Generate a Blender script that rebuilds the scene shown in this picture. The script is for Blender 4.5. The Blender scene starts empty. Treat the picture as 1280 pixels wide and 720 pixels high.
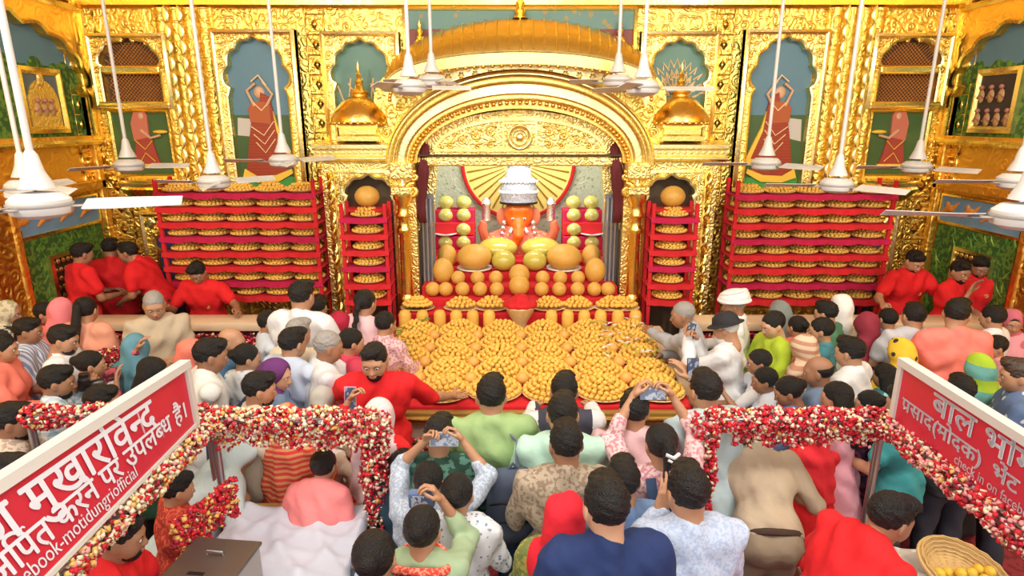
import bpy, bmesh, math, random
import numpy as np
from mathutils import Vector, Matrix, geometry, noise

# ---------------------------------------------------------------- camera, world, lights, exposure
scene = bpy.context.scene
COL = scene.collection
PITCH = math.radians(15.3); FPX = 770.0
CAM = Vector((-0.09, 0.0, 3.2))
cd = bpy.data.cameras.new('camera'); cam = bpy.data.objects.new('camera', cd); COL.objects.link(cam)
cam.location = CAM; cam.rotation_euler = (math.pi/2 - PITCH, 0, 0)
cd.sensor_width = 36.0; cd.lens = FPX*36.0/1280.0; cd.clip_start = 0.05
scene.camera = cam
w = bpy.data.worlds.new('hall_light'); scene.world = w; w.use_nodes = True
w.node_tree.nodes['Background'].inputs[0].default_value = (1.0, 0.97, 0.92, 1)
w.node_tree.nodes['Background'].inputs[1].default_value = 0.85
def area(name, loc, tgt, size, power, color=(1, 1, 1), sy=None):
    l = bpy.data.lights.new(name, 'AREA'); l.energy = power; l.size = size; l.color = color
    if sy: l.shape = 'RECTANGLE'; l.size_y = sy
    o = bpy.data.objects.new(name, l); COL.objects.link(o); o.location = loc
    o.rotation_euler = (Vector(tgt)-Vector(loc)).to_track_quat('-Z', 'Y').to_euler()
    return o
area('hall_panel_light', (0, 2.6, 5.5), (0, 4.2, 0.5), 7.0, 300, (1, .98, .95), 3.0)
area('flood_light', (-3.6, 1.5, 5.2), (-4.0, 7.5, 3.2), 0.5, 110, (1, .93, .78))
area('flood_light', (3.6, 1.5, 5.2), (4.0, 7.5, 3.2), 0.5, 110, (1, .93, .78))
area('shrine_light', (0, 7.9, 2.95), (0, 8.9, 1.9), 1.2, 40, (1, .98, .92), 0.3)
area('rear_fill_light', (0, -1.8, 3.7), (0, 7.0, 1.6), 6.0, 120, (1, .98, .94), 2.0)  # unseen fill behind the camera, added to brighten the trays under the rack shelves
area('shrine_flood_light', (0, 3.4, 5.5), (0, 7.2, 1.5), 1.0, 70, (1, .95, .85))
scene.cycles.glossy_bounces = 8
scene.view_settings.view_transform = 'Standard'; scene.view_settings.look = 'None'
scene.view_settings.exposure = -0.08; scene.view_settings.gamma = 1.0
scene.view_settings.use_curve_mapping = False
# ---------------------------------------------------------------- helpers
R = math.radians; PI = math.pi
SP, CP = math.sin(PITCH), math.cos(PITCH)
def ray(x, y):
    u, v = (x-640)/FPX, (360-y)/FPX
    return Vector((u, CP+v*SP, -SP+v*CP))
def atY(x, y, Y):
    d = ray(x, y); return CAM + d*((Y-CAM.y)/d.y)
def atZ(x, y, Z):
    d = ray(x, y); return CAM + d*((Z-CAM.z)/d.z)
def atX(x, y, X):
    d = ray(x, y); return CAM + d*((X-CAM.x)/d.x)

MATS = {}
def mat(name, color, rough=.6, metal=0.0, pattern=None, c2=None, scale=10, bump=0, bscale=60, alpha=None, emit=0, spec=None, sheen=0, vary=0):
    if name in MATS: return MATS[name]
    m = bpy.data.materials.new(name); m.use_nodes = True; nt = m.node_tree; N = nt.nodes; L = nt.links
    b = N['Principled BSDF']
    b.inputs['Base Color'].default_value = (*color, 1); b.inputs['Roughness'].default_value = rough
    b.inputs['Metallic'].default_value = metal
    if spec is not None: b.inputs['Specular IOR Level'].default_value = spec
    if emit: b.inputs['Emission Color'].default_value = (*color, 1); b.inputs['Emission Strength'].default_value = emit
    tc = N.new('ShaderNodeTexCoord')
    def mix(fac, a, bb):
        x = N.new('ShaderNodeMix'); x.data_type = 'RGBA'
        if isinstance(fac, (int, float)): x.inputs[0].default_value = fac
        else: L.new(fac, x.inputs[0])
        for s, v in ((6, a), (7, bb)):
            if isinstance(v, tuple): x.inputs[s].default_value = (*v, 1)
            else: L.new(v, x.inputs[s])
        return x.outputs[2]
    def math_(op, a, bb=0.0):
        x = N.new('ShaderNodeMath'); x.operation = op
        for i, v in enumerate((a, bb)):
            if isinstance(v, (int, float)): x.inputs[i].default_value = v
            else: L.new(v, x.inputs[i])
        return x.outputs[0]
    def noise_(sc, det=3, vec=None):
        x = N.new('ShaderNodeTexNoise'); x.inputs['Scale'].default_value = sc; x.inputs['Detail'].default_value = det
        L.new(vec or tc.outputs['Object'], x.inputs['Vector']); return x.outputs['Fac']
    def wave(ax, sc, dist=0.0):
        x = N.new('ShaderNodeTexWave'); x.bands_direction = ax; x.inputs['Scale'].default_value = sc
        x.inputs['Distortion'].default_value = dist; L.new(tc.outputs['Object'], x.inputs['Vector']); return x.outputs['Fac']
    def vor(sc, feat='F1'):
        x = N.new('ShaderNodeTexVoronoi'); x.feature = feat; x.inputs['Scale'].default_value = sc
        L.new(tc.outputs['Object'], x.inputs['Vector']); return x
    def step(v, t):
        return math_('GREATER_THAN', v, t)
    colr = None
    if pattern == 'vstripe': colr = mix(step(wave('X', scale), .55), color, c2)
    elif pattern == 'hstripe': colr = mix(step(wave('Z', scale), .55), color, c2)
    elif pattern == 'check': colr = mix(math_('MULTIPLY', math_('ADD', step(wave('X', scale), .5), step(wave('Z', scale), .5)), .5), color, c2)
    elif pattern == 'floral':
        v = vor(scale); colr = mix(math_('LESS_THAN', math_('ADD', v.outputs['Distance'], math_('MULTIPLY', noise_(scale*2.5), .35)), .45), color, c2)
    elif pattern == 'noise': colr = mix(step(noise_(scale, 4), .52), color, c2)
    elif pattern == 'soft': colr = mix(noise_(scale, 4), color, c2)
    elif pattern == 'zgrad':
        s = N.new('ShaderNodeSeparateXYZ'); L.new(tc.outputs['Object'], s.inputs[0])
        colr = mix(math_('ADD', math_('MULTIPLY', s.outputs[2], scale), math_('MULTIPLY', noise_(9, 5), .5)), color, c2)
    if vary:
        oi = N.new('ShaderNodeObjectInfo'); hs = N.new('ShaderNodeHueSaturation')
        L.new(math_('ADD', math_('MULTIPLY', oi.outputs['Random'], vary), 1-vary*.6), hs.inputs['Value'])
        if colr: L.new(colr, hs.inputs['Color'])
        else: hs.inputs['Color'].default_value = (*color, 1)
        colr = hs.outputs[0]
    if colr: L.new(colr, b.inputs['Base Color'])
    if bump:
        bp = N.new('ShaderNodeBump'); bp.inputs['Strength'].default_value = bump; bp.inputs['Distance'].default_value = .01
        L.new(noise_(bscale, 3), bp.inputs['Height']); L.new(bp.outputs[0], b.inputs['Normal'])
    if alpha: b.inputs['Alpha'].default_value = alpha
    MATS[name] = m; return m

def gold(name, color, rough=.28, mode='plain', scale=7.0, strength=.5, dist=.02):
    """beaten sheet gold; mode 'relief' adds the fine repousse pattern too small to build"""
    if name in MATS: return MATS[name]
    m = mat(name, color, rough, 1.0); nt = m.node_tree; N = nt.nodes; L = nt.links; b = N['Principled BSDF']
    tc = N['Texture Coordinate']
    ns = N.new('ShaderNodeTexNoise'); ns.inputs['Scale'].default_value = 3.5; ns.inputs['Detail'].default_value = 5
    L.new(tc.outputs['Object'], ns.inputs['Vector'])
    mr = N.new('ShaderNodeMapRange'); mr.inputs['To Min'].default_value = rough*.7; mr.inputs['To Max'].default_value = rough*1.5
    L.new(ns.outputs['Fac'], mr.inputs['Value']); L.new(mr.outputs[0], b.inputs['Roughness'])
    mx = N.new('ShaderNodeMix'); mx.data_type = 'RGBA'
    mx.inputs[6].default_value = (*[min(1, c*1.05) for c in color], 1); mx.inputs[7].default_value = (color[0]*.93, color[1]*.86, color[2]*.62, 1)
    L.new(ns.outputs['Fac'], mx.inputs[0]); L.new(mx.outputs[2], b.inputs['Base Color'])
    if mode != 'plain':
        v = N.new('ShaderNodeTexVoronoi'); v.inputs['Scale'].default_value = scale; v.feature = 'SMOOTH_F1'
        L.new(tc.outputs['Object'], v.inputs['Vector'])
        sn = N.new('ShaderNodeMath'); sn.operation = 'SINE'; mu = N.new('ShaderNodeMath'); mu.operation = 'MULTIPLY'
        mu.inputs[1].default_value = 22.0; L.new(v.outputs['Distance'], mu.inputs[0]); L.new(mu.outputs[0], sn.inputs[0])
        n2 = N.new('ShaderNodeTexNoise'); n2.inputs['Scale'].default_value = scale*3.2; n2.inputs['Detail'].default_value = 4
        L.new(tc.outputs['Object'], n2.inputs['Vector'])
        ad = N.new('ShaderNodeMath'); ad.operation = 'MULTIPLY_ADD'; ad.inputs[1].default_value = .35
        L.new(sn.outputs[0], ad.inputs[0]); L.new(n2.outputs['Fac'], ad.inputs[2])
        bp = N.new('ShaderNodeBump'); bp.inputs['Strength'].default_value = strength; bp.inputs['Distance'].default_value = dist
        L.new(ad.outputs[0], bp.inputs['Height']); L.new(bp.outputs[0], b.inputs['Normal'])
    else:
        bp = N.new('ShaderNodeBump'); bp.inputs['Strength'].default_value = .25; bp.inputs['Distance'].default_value = .01
        n2 = N.new('ShaderNodeTexNoise'); n2.inputs['Scale'].default_value = 30; L.new(tc.outputs['Object'], n2.inputs['Vector'])
        L.new(n2.outputs['Fac'], bp.inputs['Height']); L.new(bp.outputs[0], b.inputs['Normal'])
    return m

def newmesh(name, v, f, mi=None, mats=(), smooth=True):
    me = bpy.data.meshes.new(name)
    v = np.asarray(v, dtype=np.float32)
    if isinstance(f, np.ndarray):
        nf, k = f.shape
        me.vertices.add(len(v)); me.vertices.foreach_set('co', v.ravel())
        me.loops.add(nf*k); me.loops.foreach_set('vertex_index', f.astype(np.int32).ravel())
        me.polygons.add(nf); me.polygons.foreach_set('loop_start', np.arange(0, nf*k, k, dtype=np.int32))
        try: me.polygons.foreach_set('loop_total', np.full(nf, k, dtype=np.int32))
        except Exception: pass
        me.update(calc_edges=True)
    else:
        me.from_pydata([tuple(p) for p in v.tolist()], [], f); me.update()
    for m in mats: me.materials.append(m)
    if mi is not None and len(mats) > 1: me.polygons.foreach_set('material_index', np.asarray(mi, dtype=np.int32))
    if smooth: me.polygons.foreach_set('use_smooth', np.ones(len(me.polygons), dtype=bool))
    return me

def link(name, me, parent=None, label=None, cat=None, group=None, kind=None, loc=None, rz=None):
    o = bpy.data.objects.new(name, me); COL.objects.link(o)
    if parent is not None: o.parent = parent
    if loc is not None: o.location = loc
    if rz is not None: o.rotation_euler = (0, 0, rz)
    if label: o['label'] = label
    if cat: o['category'] = cat
    if group: o['group'] = group
    if kind: o['kind'] = kind
    return o
def thing(name, label, cat, loc=(0, 0, 0), rz=0, group=None):
    return link(name, None, None, label, cat, group, None, loc, rz)
def copytree(o, parent=None):
    c = o.copy(); COL.objects.link(c); c.parent = parent
    for ch in list(o.children): copytree(ch, c)
    return c

class MB:
    def __init__(s): s.v = []; s.f = []; s.m = []
    def add(s, vs, fs, mi=0, M=None):
        n = len(s.v)
        if M is not None: vs = [tuple(M @ Vector(p)) for p in vs]
        s.v += [tuple(p) for p in vs]; s.f += [tuple(i+n for i in f) for f in fs]; s.m += [mi]*len(fs); return s
    def box(s, x0, x1, y0, y1, z0, z1, mi=0, M=None):
        return s.add([(x0,y0,z0),(x1,y0,z0),(x1,y1,z0),(x0,y1,z0),(x0,y0,z1),(x1,y0,z1),(x1,y1,z1),(x0,y1,z1)],
                     [(0,3,2,1),(4,5,6,7),(0,1,5,4),(1,2,6,5),(2,3,7,6),(3,0,4,7)], mi, M)
    def bbox(s, x0, x1, y0, y1, z0, z1, b=.01, mi=0, M=None):
        """box with chamfered edges"""
        bm = bmesh.new(); bmesh.ops.create_cube(bm, size=1)
        for v in bm.verts: v.co = Vector(((x0+x1)/2+v.co.x*(x1-x0), (y0+y1)/2+v.co.y*(y1-y0), (z0+z1)/2+v.co.z*(z1-z0)))
        bmesh.ops.bevel(bm, geom=list(bm.edges), offset=b, segments=2, affect='EDGES', profile=.5)
        bm.verts.index_update()
        s.add([v.co[:] for v in bm.verts], [[v.index for v in f.verts] for f in bm.faces], mi, M); bm.free(); return s
    def lathe(s, prof, n=16, c=(0,0,0), mi=0, M=None, a0=0, a1=2*PI, sx=1, sy=1):
        full = abs(a1-a0-2*PI) < 1e-6; cols = n if full else n+1
        vs = [(c[0]+r*math.cos(a0+(a1-a0)*i/n)*sx, c[1]+r*math.sin(a0+(a1-a0)*i/n)*sy, c[2]+z) for i in range(cols) for r, z in prof]
        k = len(prof); fs = []
        for i in range(n):
            a = i*k; b = ((i+1) % cols)*k
            for j in range(k-1): fs.append((a+j, b+j, b+j+1, a+j+1))
        return s.add(vs, fs, mi, M)
    def tube(s, pts, r, n=8, mi=0, M=None, caps=True, flat=1.0):
        pts = [Vector(p) for p in pts]; rs = r if isinstance(r, (list, tuple)) else [r]*len(pts)
        vs = []; up = Vector((0, 0, 1)); prev = None
        for i, p in enumerate(pts):
            t = (pts[min(i+1, len(pts)-1)]-pts[max(i-1, 0)]).normalized()
            if prev is None:
                a = up if abs(t.z) < .9 else Vector((1, 0, 0)); nrm = (a - t*a.dot(t)).normalized()
            else:
                nrm = (prev - t*prev.dot(t)); nrm = nrm.normalized() if nrm.length > 1e-6 else prev
            prev = nrm; bn = t.cross(nrm)
            for k in range(n):
                a = 2*PI*k/n; vs.append(tuple(p + nrm*(math.cos(a)*rs[i]) + bn*(math.sin(a)*rs[i]*flat)))
        fs = [(i*n+k, i*n+(k+1) % n, (i+1)*n+(k+1) % n, (i+1)*n+k) for i in range(len(pts)-1) for k in range(n)]
        if caps: fs += [tuple(reversed(range(n))), tuple(range((len(pts)-1)*n, len(pts)*n))]
        return s.add(vs, fs, mi, M)
    def ball(s, c, r, seg=10, rings=7, mi=0, M=None, sz=1.0, sy=1.0, sx=1.0):
        vs = [(c[0], c[1], c[2]-r*sz)]
        for j in range(1, rings):
            t = PI*j/rings
            vs += [(c[0]+r*sx*math.sin(t)*math.cos(2*PI*i/seg), c[1]+r*sy*math.sin(t)*math.sin(2*PI*i/seg), c[2]-r*sz*math.cos(t)) for i in range(seg)]
        vs.append((c[0], c[1], c[2]+r*sz)); fs = [(0, 1+(i+1) % seg, 1+i) for i in range(seg)]
        for j in range(rings-2):
            for i in range(seg): fs.append((1+j*seg+i, 1+j*seg+(i+1) % seg, 1+(j+1)*seg+(i+1) % seg, 1+(j+1)*seg+i))
        t = len(vs)-1; b = 1+(rings-2)*seg; fs += [(b+i, b+(i+1) % seg, t) for i in range(seg)]
        return s.add(vs, fs, mi, M)
    def plate(s, loops, y0, y1, mi=0, M=None, side_mi=None):
        """flat shape in X-Z (outer loop then holes), front face at y0, back at y1 (y1>y0)"""
        ls = [[Vector((p[0], p[1], 0)) for p in lp] for lp in loops]
        tri = geometry.tessellate_polygon(ls); flat = [p for lp in loops for p in lp]; n = len(flat)
        vs = [(p[0], y0, p[1]) for p in flat]+[(p[0], y1, p[1]) for p in flat]
        fs = []
        for t in tri:
            a, b, c = (flat[i] for i in t)
            ar = (b[0]-a[0])*(c[1]-a[1])-(b[1]-a[1])*(c[0]-a[0])
            if abs(ar) < 1e-10: continue
            t = tuple(t) if ar > 0 else tuple(reversed(t))
            fs.append(t); fs.append(tuple(i+n for i in reversed(t)))
        nf = len(fs); o = 0; sf = []
        for lp in loops:
            k = len(lp)
            for i in range(k): sf.append((o+i, o+n+i, o+n+(i+1) % k, o+(i+1) % k))
            o += k
        s.add(vs, fs+sf, mi, M)
        if side_mi is not None: s.m[-len(sf):] = [side_mi]*len(sf)
        return s
    def sweep(s, path, prof, mi=0, M=None, closed=False):
        """profile (out, y) swept along a path in X-Z; 'out' is to the left of travel"""
        n = len(path); k = len(prof); vs = []
        for i in range(n):
            a = Vector(path[(i-1) % n] if (closed or i > 0) else path[0]); b = Vector(path[(i+1) % n] if (closed or i < n-1) else path[-1])
            p = Vector(path[i]); t1 = (p-a).normalized() if (p-a).length > 1e-9 else (b-p).normalized(); t2 = (b-p).normalized() if (b-p).length > 1e-9 else t1
            nn = Vector((-(t1.y+t2.y), t1.x+t2.x)); nn = nn.normalized() if nn.length > 1e-6 else Vector((-t1.y, t1.x))
            c = max(.5, abs(nn.dot(Vector((-t1.y, t1.x))))); nn = nn/c
            vs += [(p.x+nn.x*o, y, p.y+nn.y*o) for o, y in prof]
        m = n if closed else n-1
        fs = [(i*k+j, i*k+(j+1) % k, ((i+1) % n)*k+(j+1) % k, ((i+1) % n)*k+j) for i in range(m) for j in range(k)]
        if not closed: fs += [tuple(range(k-1, -1, -1)), tuple(range((n-1)*k, n*k))]
        return s.add(vs, fs, mi, M)
    def mesh(s, name, mats, smooth=False):
        me = newmesh(name, s.v, s.f, s.m, mats if isinstance(mats, (list, tuple)) else [mats], smooth)
        return me
    def build(s, name, mats, parent=None, smooth=False, fixn=True, **kw):
        me = s.mesh(name, mats, smooth)
        if fixn:
            bm = bmesh.new(); bm.from_mesh(me); bmesh.ops.recalc_face_normals(bm, faces=bm.faces)
            if smooth:
                for e in bm.edges:
                    if len(e.link_faces) == 2 and e.calc_face_angle(0) > R(42): e.smooth = False
            bm.to_mesh(me); bm.free()
        return link(name, me, parent, **kw)

# ---- implicit surfaces: tapered capsules and ellipsoids blended, meshed by surface nets
def cap(a, b, r1, r2=None, sq=1.0): return ('c', a, b, r1, r1 if r2 is None else r2, sq)
def ell(c, r, rot=None): return ('e', c, r, rot)
def pd(P, q):
    if q[0] == 'c':
        _, a, b, r1, r2, sq = q
        a = np.array(a, np.float32); b = np.array(b, np.float32); k = np.array((1, 1/sq, 1), np.float32)
        ba = (b-a)*k; pa = (P-a)*k; t = np.clip(pa@ba/max(float(ba@ba), 1e-9), 0, 1)
        d = np.linalg.norm(pa - t[:, None]*ba, axis=1) - (r1+(r2-r1)*t)
        return d*(sq if sq < 1 else 1)
    _, c, r, rot = q
    p = P-np.array(c, np.float32)
    if rot is not None: p = p@np.array(rot, np.float32)
    r = np.array(r, np.float32); k0 = np.linalg.norm(p/r, axis=1); k1 = np.linalg.norm(p/(r*r), axis=1)+1e-9
    return k0*(k0-1)/k1
def smin(a, b, k):
    h = np.clip(.5+.5*(b-a)/k, 0, 1); return b*(1-h)+a*h-k*h*(1-h)
def field(P, prims, k=.02):
    d = None
    for q in prims:
        e = pd(P, q); d = e if d is None else (smin(d, e, k) if k > 0 else np.minimum(d, e))
    return d
def bounds(prims, pad):
    lo = np.full(3, 9e9); hi = -lo
    for q in prims:
        if q[0] == 'c':
            r = max(q[3], q[4])
            for e in (q[1], q[2]): lo = np.minimum(lo, np.array(e)-r); hi = np.maximum(hi, np.array(e)+r)
        else:
            r = max(q[2]) if q[3] is not None else np.array(q[2]); lo = np.minimum(lo, np.array(q[1])-r); hi = np.maximum(hi, np.array(q[1])+r)
    return lo-pad, hi+pad
def nets(fn, lo, hi, h):
    n = [int(math.ceil((hi[i]-lo[i])/h))+1 for i in range(3)]
    ax = [lo[i]+h*np.arange(n[i]) for i in range(3)]
    G = np.stack(np.meshgrid(*ax, indexing='ij'), -1).reshape(-1, 3).astype(np.float32)
    F = fn(G).reshape(n); F[0] = F[-1] = 1; F[:, 0] = F[:, -1] = 1; F[:, :, 0] = F[:, :, -1] = 1
    S = F < 0
    c = np.zeros([x-1 for x in n], np.int8)
    for i in (0, 1):
        for j in (0, 1):
            for k in (0, 1): c += S[i:n[0]-1+i, j:n[1]-1+j, k:n[2]-1+k]
    act = (c > 0) & (c < 8); idx = -np.ones(act.shape, np.int64); A = np.argwhere(act); idx[act] = np.arange(len(A))
    acc = np.zeros((len(A), 3)); cnt = np.zeros(len(A))
    cor = [(i, j, k) for i in (0, 1) for j in (0, 1) for k in (0, 1)]
    V = {q: F[A[:, 0]+q[0], A[:, 1]+q[1], A[:, 2]+q[2]] for q in cor}
    for q in cor:
        for a in range(3):
            if q[a] == 0:
                q2 = list(q); q2[a] = 1; q2 = tuple(q2); f0, f1 = V[q], V[q2]; m = (f0 < 0) != (f1 < 0)
                t = np.where(m, f0/(f0-f1+1e-12), 0); p = np.tile(np.array(q, float), (len(A), 1)); p[:, a] += t
                acc[m] += p[m]; cnt[m] += 1
    v = (A + acc/np.maximum(cnt, 1)[:, None])*h+np.array(lo)
    faces = []
    for a in range(3):
        s0 = [slice(None)]*3; s1 = [slice(None)]*3; s0[a] = slice(0, -1); s1[a] = slice(1, None)
        e = S[tuple(s0)] != S[tuple(s1)]; E = np.argwhere(e); b, c2 = (a+1) % 3, (a+2) % 3
        E = E[(E[:, b] > 0) & (E[:, c2] > 0) & (E[:, b] < n[b]-1) & (E[:, c2] < n[c2]-1)]
        if not len(E): continue
        def at(db, dc):
            q = E.copy(); q[:, b] -= db; q[:, c2] -= dc; return idx[q[:, 0], q[:, 1], q[:, 2]]
        Q = np.stack([at(1, 1), at(0, 1), at(0, 0), at(1, 0)], 1)
        ins = S[E[:, 0], E[:, 1], E[:, 2]]; Q[~ins] = Q[~ins][:, ::-1]; faces.append(Q)
    return v.astype(np.float32), np.concatenate(faces)

class SB:
    """several scrolls that become one object each"""
    def __init__(s): s.l = []
    def build(s, name, mats, parent=None, **kw):
        kw.pop('fixn', None)
        for q in s.l: q.build('scroll', mats, parent, smooth=True, fixn=False)
# ---------------------------------------------------------------- people
SKIN = [mat('skin_light', (.60, .34, .21), .5), mat('skin_tan', (.46, .24, .135), .5), mat('skin_brown', (.34, .165, .09), .5), mat('skin_deep', (.235, .11, .06), .5)]
EYEW = mat('eye_white', (.75, .72, .68), .3); DARK = mat('eye_dark', (.015, .01, .01), .3); LIP = mat('lips', (.42, .13, .10), .5)
HAIR = {'black': mat('hair_black', (.004, .0035, .0035), .42, pattern='soft', c2=(.010, .008, .007), scale=60, bump=1.0, bscale=160, spec=.4),
        'brown': mat('hair_brown', (.05, .028, .018), .45, bump=.6, bscale=90), 'grey': mat('hair_grey', (.30, .28, .26), .6, bump=.6, bscale=90),
        'salt': mat('hair_salt', (.11, .10, .095), .5, pattern='noise', c2=(.22, .2, .19), scale=70), 'white': mat('beard_white', (.7, .68, .64), .6, bump=.6, bscale=90)}
def cat_(parts):
    V = []; F = []; M = []; n = 0
    for v, f, m in parts: V.append(v); F.append(f+n); M.append(np.full(len(f), m)); n += len(v)
    return np.concatenate(V), np.concatenate(F), np.concatenate(M)
PROTO = {}
def proto(key):
    if key in PROTO: return PROTO[key]
    wig = lambda P, a, s: a*(np.sin(P[:, 0]*s+3*P[:, 2]*s)*np.sin(P[:, 1]*s*1.1+1)+.5*np.sin(P[:, 2]*s*1.7+P[:, 0]*s*.8))
    if key in ('m', 'f'):
        w = 1.0 if key == 'm' else .93
        base = [ell((0, -.014, .03), (.077, .095, .088)), ell((0, .02, -.03), (.062*w, .068, .07)), ell((0, .042, -.078), (.036*w, .036, .03)),
                ell((.04*w, .035, -.03), (.03, .04, .04)), ell((-.04*w, .035, -.03), (.03, .04, .04)), cap((0, -.02, -.06), (0, -.028, -.16), .054*w, .056*w),
                ell((0, .07, .025), (.052, .018, .016))]
        fine = [cap((0, .082, .01), (0, .102, -.03), .008, .0125), ell((.011, .094, -.033), (.009, .01, .008)), ell((-.011, .094, -.033), (.009, .01, .008)),
                ell((0, .083, -.06), (.025, .013, .013)), ell((.079, -.008, -.008), (.01, .02, .032), np.array(Matrix.Rotation(.3, 3, 'Z'))), ell((-.079, -.008, -.008), (.01, .02, .032), np.array(Matrix.Rotation(-.3, 3, 'Z')))]
        eyes = [ell((sx*.032, .096, .002), (.019, .02, .013)) for sx in (-1, 1)]
        def fn(P):
            d = field(P, base, .035); d = smin(d, field(P, fine, .006), .012)
            return -smin(-d, field(P, eyes, 0), .008)
        lo, hi = bounds(base+fine, .01); PROTO[key] = nets(fn, lo, hi, .0072)
    elif key.startswith('hand'):
        curl, thumb = {'relaxed': (.42, .5), 'flat': (.08, .2), 'grip': (1.0, 1.0)}[key[5:]]
        P0 = [cap((0, -.03, 0), (0, .0, 0), .024, .025, .75), cap((-.019, .02, 0), (-.022, .078, 0), .015, .0135), cap((.0, .01, 0), (0, .08, 0), .017, .014), cap((.017, .02, 0), (.022, .072, 0), .015, .012), ell((-.022, .03, -.01), (.015, .026, .014))]
        fs = []
        for x, l, y, r in ((-.029, .95, .08, .0088), (-.010, 1.05, .085, .009), (.0095, .98, .082, .0087), (.0275, .78, .073, .0077)):
            p = Vector((x, y, 0)); a = .1; sp = x*.9
            for k, L in enumerate((.044, .028, .021)):
                a += curl*(.55, .9, .6)[k]; d = Vector((sp*.35*(1-curl), math.cos(a), -math.sin(a))); q = p+d*L*l
                fs.append(cap(tuple(p), tuple(q), r*(1-.07*k), r*(.93-.07*k))); p = q
        th = [(-.027, .02, -.006), (-.047-.006*(1-thumb), .05, -.012-.01*thumb), (-.050+.012*thumb-.012*(1-thumb), .078, -.018-.02*thumb), (-.045+.022*thumb-.014*(1-thumb), .1, -.022-.026*thumb)]
        T = [cap(th[0], th[1], .0145, .0115), cap(th[1], th[2], .0115, .0098), cap(th[2], th[3], .0098, .0085)]
        def fn(P): return smin(smin(field(P, P0, .012), field(P, fs, 0), .006), field(P, T, .003), .008)
        lo, hi = bounds(P0+fs+T, .008); PROTO[key] = nets(fn, lo, hi, .0056)
    elif key == 'beard':
        def fn(P):
            d = field(P, [ell((0, .018, -.05), (.068, .075, .06)), ell((0, .05, -.088), (.038, .036, .03))], .03)
            d = np.maximum(d, -(field(P, [ell((0, .1, -.057), (.026, .03, .009))], 0)))
            d = np.maximum(d, P[:, 2]+.034+np.where(np.abs(P[:, 0]) > .045, -.045, 0)); return np.maximum(d, -P[:, 1]+.0)+wig(P, .0015, 260)
        PROTO[key] = nets(fn, np.array((-.08, -.01, -.13)), np.array((.08, .12, .02)), .0065)
    elif key == 'longbeard':
        def fn(P):
            d = field(P, [ell((0, .03, -.06), (.066, .07, .055)), cap((0, .06, -.08), (0, .06, -.15), .045, .02)], .03)
            return np.maximum(np.maximum(d, -(field(P, [ell((0, .1, -.057), (.024, .03, .007))], 0))), P[:, 2]+.036)+wig(P, .002, 200)
        PROTO[key] = nets(fn, np.array((-.08, -.02, -.2)), np.array((.08, .13, .02)), .007)
    else:
        t = {'short': .0, 'crop': -.002, 'thin': -.003}.get(key, 0)
        t -= .003; H = [ell((0, -.018, .035), (.086+t, .105+t, .097+t))]; ext = []
        if key == 'short': H.append(ell((.015, .045, .098), (.06, .045, .034)))
        if key in ('tied', 'bun', 'pony', 'long', 'braid'): H = [ell((0, -.018, .03), (.085, .104, .094))]
        if key == 'bun': ext = [ell((0, -.118, .035), (.042, .034, .04))]
        if key == 'pony': ext = [ell((0, -.12, .04), (.03, .025, .03)), cap((0, -.125, .03), (0, -.15, -.12), .032, .038), cap((0, -.15, -.12), (0, -.15, -.3), .038, .018)]
        if key == 'braid': ext = [ell((0, -.115, .0), (.03, .025, .03))]+[ell((.006*(-1)**i, -.125-.004*i, -.04-.045*i), (.027-.0012*i, .024, .03)) for i in range(8)]
        if key == 'long': ext = [cap((0, -.06, -.02), (0, -.09, -.3), .085, .075, .6), cap((-.06, -.03, 0), (-.07, -.04, -.22), .04, .03), cap((.06, -.03, 0), (.07, -.04, -.22), .04, .03)]
        def fn(P):
            d = field(P, H, .02); x, y, z = P.T
            cut = y*.75-z*.66-.012-np.abs(x)*.12
            if key == 'bald': cut = np.maximum(y*.75-z*.2+.012, z-.045)
            d = np.maximum(d, cut*1.0); d = np.maximum(d, -.082+(-z)-.0)
            d = d + wig(P, .0030 if key in ('short', 'crop') else .0014, 75)+ (.0018*np.sin(P[:, 0]*240+18*np.sin(P[:, 1]*30)+P[:, 2]*60) if key in ('short', 'tied', 'long', 'bun') else 0)
            if ext: d = smin(d, field(P, ext, .012), .012)
            return d
        lo, hi = bounds(H+ext, .012); PROTO[key] = nets(fn, lo, hi, .0078)
    return PROTO[key]

def xf(vf, M, flip=False):
    v, f = vf; A = np.array(M.to_3x3()); t = np.array(M.translation)
    return (v@A.T+t).astype(np.float32), (f[:, ::-1] if flip else f)

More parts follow.
